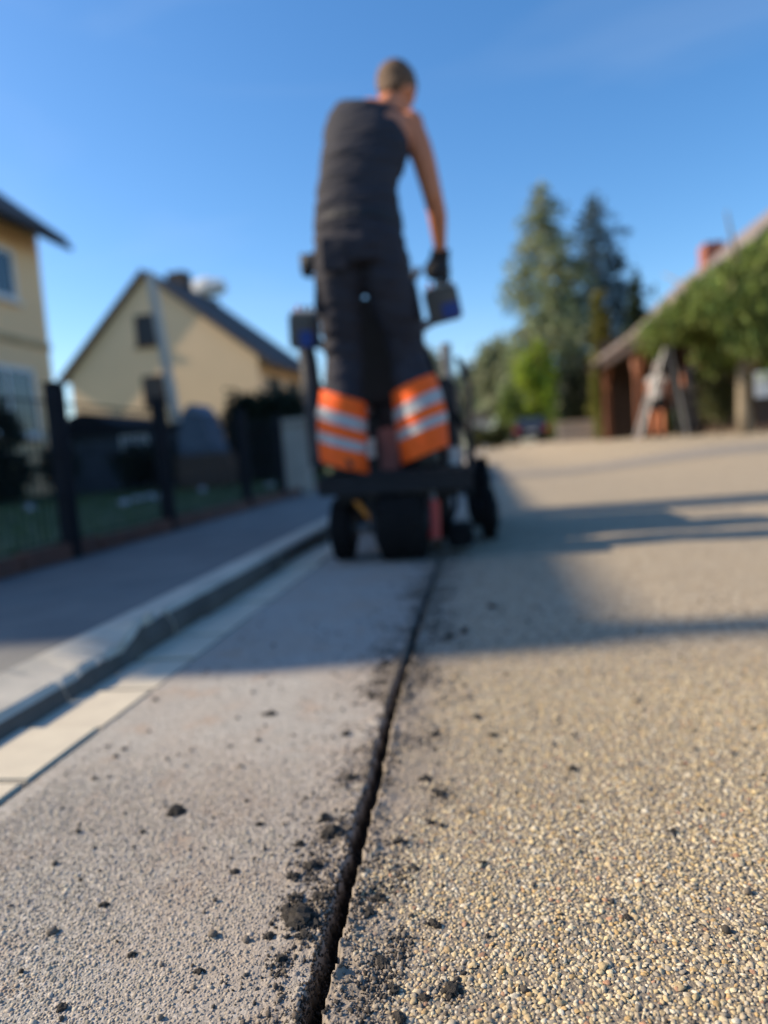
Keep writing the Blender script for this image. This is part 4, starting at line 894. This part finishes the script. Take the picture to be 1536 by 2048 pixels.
for (pa, pb, pc_, rr_h, m_) in (((-.20,3.30,.34),(-.12,3.18,.20),(-.16,3.06,.10),.014,'rubber'), ((-.55,3.30,.32),(-.62,3.12,.22),(-.58,3.0,.20),.012,'rubber'), ((-.12,3.46,.62),(-.04,3.36,.42),(-.06,3.22,.31),.016,'rubber')):
    MB().loft([Vector(pa), (Vector(pa)+Vector(pb))/2+Vector((.02,0,0)), Vector(pb), (Vector(pb)+Vector(pc_))/2, Vector(pc_)], [rr_h]*5, n=8).build('hose', MAT[m_], mc)
MB().rod((-.15,3.9,.78), (-.15,3.9,1.0), .03, n=12).build('exhaust_pipe', MAT['steel'], mc)
MB().box((-.09,2.80,.30), (-.036,2.812,.333), .003).build('blue_reflector', MAT['bluep'], mc)
MB().loft([(-.64,3.16,.362), (-.66,3.30,.75), (-.62,3.44,.92)], [.014,.014,.014], n=8).build('guard_rail', MAT['blackp'], mc)
MB().loft([(-.05,3.16,.362), (-.03,3.30,.72), (-.08,3.44,.86)], [.014,.014,.014], n=8).build('guard_rail', MAT['blackp'], mc)

# ------------------------------------------------------------------ the operator, seen from behind
wk = thing('person', (-.38, 2.95, .366), 'person in charcoal tank top and work trousers with orange reflective shins on the machine', 'person')
S = lambda px_, d: px_/FPX*d
FZ = .368
body = MB(); SIDE = Vector((.985,.17,0))
tors = [(450,632,803,2.97,.115),(420,634,796,2.97,.108),(380,638,789,2.98,.105),(340,642,797,3.0,.112),(300,647,816,3.03,.118),(265,652,826,3.06,.112),(244,664,824,3.08,.092),(230,684,812,3.10,.070),(216,722,792,3.12,.050)]
body.loft([P((a+b2)/2, y_, d) for y_, a, b2, d, t_ in tors], [(S((b2-a)/2, d)*.955, t_*.93) for y_, a, b2, d, t_ in tors], side=SIDE, n=20)
hc = P(795,188,3.20); hf = Vector((.30,.86,-.40)).normalized(); hs_ = hf.cross(Vector((0,0,1))).normalized(); hu = hs_.cross(hf).normalized()
HM = Matrix((hs_, hf, hu)).transposed()
hp = lambda a, b2, c: hc + hs_*a + hf*b2 + hu*c
body.loft([P(770,228,3.12), P(778,210,3.15), hc-hu*.055-hf*.02], [.050,.052,.054], n=14)
body.ball(hc+hu*.02-hf*.012, (.084,.104,.098), HM, 3); body.ball(hp(0,.03,-.06), (.056,.062,.068), HM, 3)
body.loft([hp(0,.085,.025), hp(0,.108,-.02), hp(0,.10,-.032)], [.010,.015,.012], n=8); body.ball(hp(0,.078,-.10), (.022,.02,.018), HM, 2)
body.ball(hp(0,.087,-.062), (.024,.010,.007), HM, 2); body.ball(hp(0,.08,.038), (.055,.016,.010), HM, 2)
for s_ in (-1,1): body.ball(hp(s_*.078,-.008,-.008), (.010,.021,.033), HM, 2)
for s_, sh, el, wr, r_ in ((1,P(822,252,3.09),P(866,392,3.12),P(880,496,3.24),1),(-1,P(684,250,3.16),P(664,385,3.30),P(650,498,3.36),1)):
    up_ = (sh+el)/2+Vector((s_*.008,-.012,.0)); fo = el*.62+wr*.38+Vector((s_*.008,-.004,0))
    body.ball(sh, (.058,.060,.064), None, 3)
    body.loft([sh+Vector((-s_*.05,0,.0)), sh, up_*.6+sh*.4, up_, el, fo, wr], [.052,.058,.056,.052,.044,.043,.029], n=14)
    hd = ((HR if s_ > 0 else HL)-wr).normalized()
    body.loft([wr, wr+hd*.05], [.027,.03], n=10)
for hx, kx, ax in (((683,500,2.97),(692,705,3.07),(690,905,2.98)), ((762,498,2.97),(812,698,3.08),(853,885,3.03))):
    h_, k_, a_ = P(*hx), P(*kx), P(*ax); body.loft([h_, (h_+k_)/2, k_, k_*.65+a_*.35-Vector((0,.015,0)), a_], [.085,.074,.054,.055,.038], n=12)
union(body, 'body', MAT['skin'], wk, .0075, 5)
for s_ in (-1,1): MB().ball(hp(s_*.03,.082,.018), .012, None, 2).build('eye', MAT['eye'], wk)
hr = MB(); hr.ball(hc+hu*.035-hf*.02, (.091,.106,.096), HM, 3, .025, 1); hr.ball(hc-hf*.062-hu*.012, (.067,.045,.06), HM, 3, .025, 2)
union(hr, 'hair', MAT['hair'], wk, .008, 1)
# tank top
tk = MB(); tt_ = [(468,633,803,2.965,.122)] + tors[:5] + [(272,650,806,3.06,.113),(258,654,808,3.08,.106),(243,660,807,3.10,.094),(231,668,804,3.11,.072),(223,680,798,3.12,.05)]
R2 = random.Random(9)
pts_ = []; rs_ = []
for i in range(len(tt_)-1):
    for k_ in range(3):
        t_ = k_/3; q = [tt_[i][j]*(1-t_)+tt_[i+1][j]*t_ for j in range(5)]; fold = 1+.018*math.sin(q[0]*.33+R2.random()*1.2)*(q[0] > 290)
        pts_.append(P((q[1]+q[2])/2, q[0], q[3])); rs_.append(((S((q[2]-q[1])/2, q[3])*1.03+.004)*(1+.3*(fold-1)), (q[4]+.009)*fold))
q = tt_[-1]; pts_.append(P((q[1]+q[2])/2, q[0], q[3])); rs_.append((S((q[2]-q[1])/2, q[3]), q[4]+.008))
tk.loft(pts_, rs_, side=SIDE, n=24)
union(tk, 'tank_top', MAT['tank'], wk, .008, 1, wrinkle=.007)
# trousers
trs = MB(); belt = [(440,634,800,2.97,.126),(470,632,803,2.965,.132),(505,631,808,2.96,.138),(540,634,818,2.96,.125)]
trs.loft([P((a+b2)/2, y_, d) for y_, a, b2, d, t_ in belt], [(S((b2-a)/2, d)*1.03+.005, t_) for y_, a, b2, d, t_ in belt], side=SIDE, n=20)
LEGS = {-1: [(490,633,722,2.96),(560,634,722,2.98),(620,639,721,3.01),(680,650,722,3.05),(725,656,724,3.07),(775,652,720,3.05),(830,645,722,3.02),(880,648,724,3.0),(925,652,726,2.98)],
        1: [(490,715,806,2.96),(560,728,822,2.98),(620,752,838,3.02),(680,774,846,3.06),(720,786,850,3.08),(760,790,862,3.07),(820,797,880,3.05),(870,806,886,3.03),(905,812,888,3.02)]}
legc = {}
for s_, L_ in LEGS.items():
    cs = [P((a+b2)/2, y_, d) for y_, a, b2, d in L_]; rr = [S((b2-a)/2, d) for y_, a, b2, d in L_]
    legc[s_] = (cs, rr)
    trs.loft(cs, [(r_*1.07+.004, r_*1.08+.014) for r_ in rr], n=16)
union(trs, 'trousers', MAT['trouser'], wk, .009, 2, wrinkle=.008)
tro = [o for o in wk.children if o.name.startswith('trousers')][0]
for s_ in (-1,1):
    pc = P(641,585,2.99) if s_ < 0 else P(833,600,3.0)
    MB().box((pc.x-.012,pc.y-.07,pc.z-.09), (pc.x+.012,pc.y+.08,pc.z+.075), .01, Matrix.Rotation(-.12*s_,3,'Y')).build('cargo_pocket', MAT['trouser'], tro)
pc = P(668,505,2.84); MB().box((pc.x-.05,pc.y-.004,pc.z-.07), (pc.x+.05,pc.y+.02,pc.z+.06), .006).build('back_pocket', MAT['trouser'], tro)
MB().loft([P((a+b2)/2, y_, d) for y_, a, b2, d, t_ in [(447,633,801,2.97,.128),(462,632,803,2.967,.132)]], [(S(84.5,2.97)+.003,.133),(S(86,2.97)+.003,.137)], side=SIDE, n=24, cap=False).build('belt', MAT['glove'], tro)
def sleeve(s_, f0, f1, extra, tilt, name, mat, parent):
    cs, rr = legc[s_]; L_ = LEGS[s_]; n = 28; rows = 7; V = []
    for i in range(rows):
        for k_ in range(n):
            a = 2*math.pi*k_/n; y_ = f0+(f1-f0)*i/(rows-1)+tilt*math.cos(a)*(1 if s_ < 0 else -1)
            ys_ = [q[0] for q in L_]; t_ = max(0, min(len(L_)-1.001, np.interp(y_, ys_, range(len(L_))))); j = int(t_); t_ -= j
            c = cs[j]*(1-t_)+cs[j+1]*t_; r_ = rr[j]*(1-t_)+rr[j+1]*t_
            if y_ > ys_[-1]: c = c+Vector((0,0,-(y_-ys_[-1])/FPX*3.0))
            if y_ > ys_[-1]-20: pass
            w_ = 1+.018*math.sin(3*a+i)
            V.append(c+Vector((math.cos(a)*(r_*1.07+.005+extra)*w_, math.sin(a)*(r_*1.08+.016+extra)*w_, 0)))
    return MB().add(V, [(i*n+k_, i*n+(k_+1)%n, (i+1)*n+(k_+1)%n, (i+1)*n+k_) for i in range(rows-1) for k_ in range(n)]).build(name, mat, parent, smooth=True)
for s_, f0, f1, b1, b2 in ((-1,792,934,(826,851),(874,894)), (1,768,910,(800,825),(845,864))):
    sv = sleeve(s_, f0, f1, .012, 16, 'orange_leg_band', MAT['hivis'], tro)
    sleeve(s_, b1[0], b1[1], .0155, 19, 'reflective_strip', MAT['reflect'], sv); sleeve(s_, b2[0], b2[1], .0155, 17, 'reflective_strip', MAT['reflect'], sv)
# boots
for px_, py_, d in ((690,925,2.93),(853,900,2.99)):
    a = P(px_, py_, d); a.z = FZ; m_ = MB()
    m_.loft([a+Vector((0,.0,.10)), a+Vector((0,-.005,.05)), a+Vector((0,-.01,.004))], [.048,.05,.048], n=12)
    m_.loft([a+Vector((0,-.055,.035)), a+Vector((0,.02,.04)), a+Vector((.008,.12,.034)), a+Vector((.012,.20,.026))], [(.042,.034),(.046,.038),(.05,.032),(.03,.022)], n=12)
    bo = union(m_, 'boot', MAT['boot'], wk, .008, 2); MB().box((a.x-.045,a.y-.095,FZ-.001), (a.x+.055,a.y+.21,FZ+.014), .006).build('sole', MAT['rubber'], bo)
# gloved hands closed on the levers
def glove(hand, wr, s_):
    g_ = MB(); ax = Vector((0,0,1)); d_ = (hand-wr).normalized(); g_.loft([wr+d_*.005, wr*.5+hand*.5, hand+Vector((-s_*0.0,-.030,.012))], [(.034,.03),(.037,.03),(.046,.03)], side=(1,0,0), n=12)
    palm = hand+Vector((s_*.0,-.034,.0)); g_.ball(palm, (.046,.026,.045), None, 2)
    for k_ in range(4):
        z_ = .036-.024*k_; L_ = (.9,1.0,.95,.8)[k_]
        c0 = hand+Vector((s_*.036,-.030,z_)); c1 = hand+Vector((s_*.040*L_,.006,z_-.003)); c2 = hand+Vector((s_*.018,.032*L_,z_-.005)); c3 = hand+Vector((-s_*.016,.022*L_,z_-.005))
        g_.loft([palm+Vector((s_*.01,0,z_*.8)), c0, c1, c2, c3], [.013,.0125,.0115,.0105,.009], n=8)
    g_.loft([palm+Vector((-s_*.03,.0,.02)), hand+Vector((-s_*.034,.006,.030)), hand+Vector((-s_*.012,.030,.034))], [.014,.012,.010], n=8)
    g_.v = [(hand.x+(p_[0]-hand.x)*1.3, hand.y+(p_[1]-hand.y)*1.1, hand.z+(p_[2]-hand.z)*1.08) for p_ in g_.v]
    return union(g_, 'glove', MAT['glove'], wk, .0055, 2)
glove(HR, P(880,500,3.245), 1); glove(HL, P(648,502,3.36), -1)
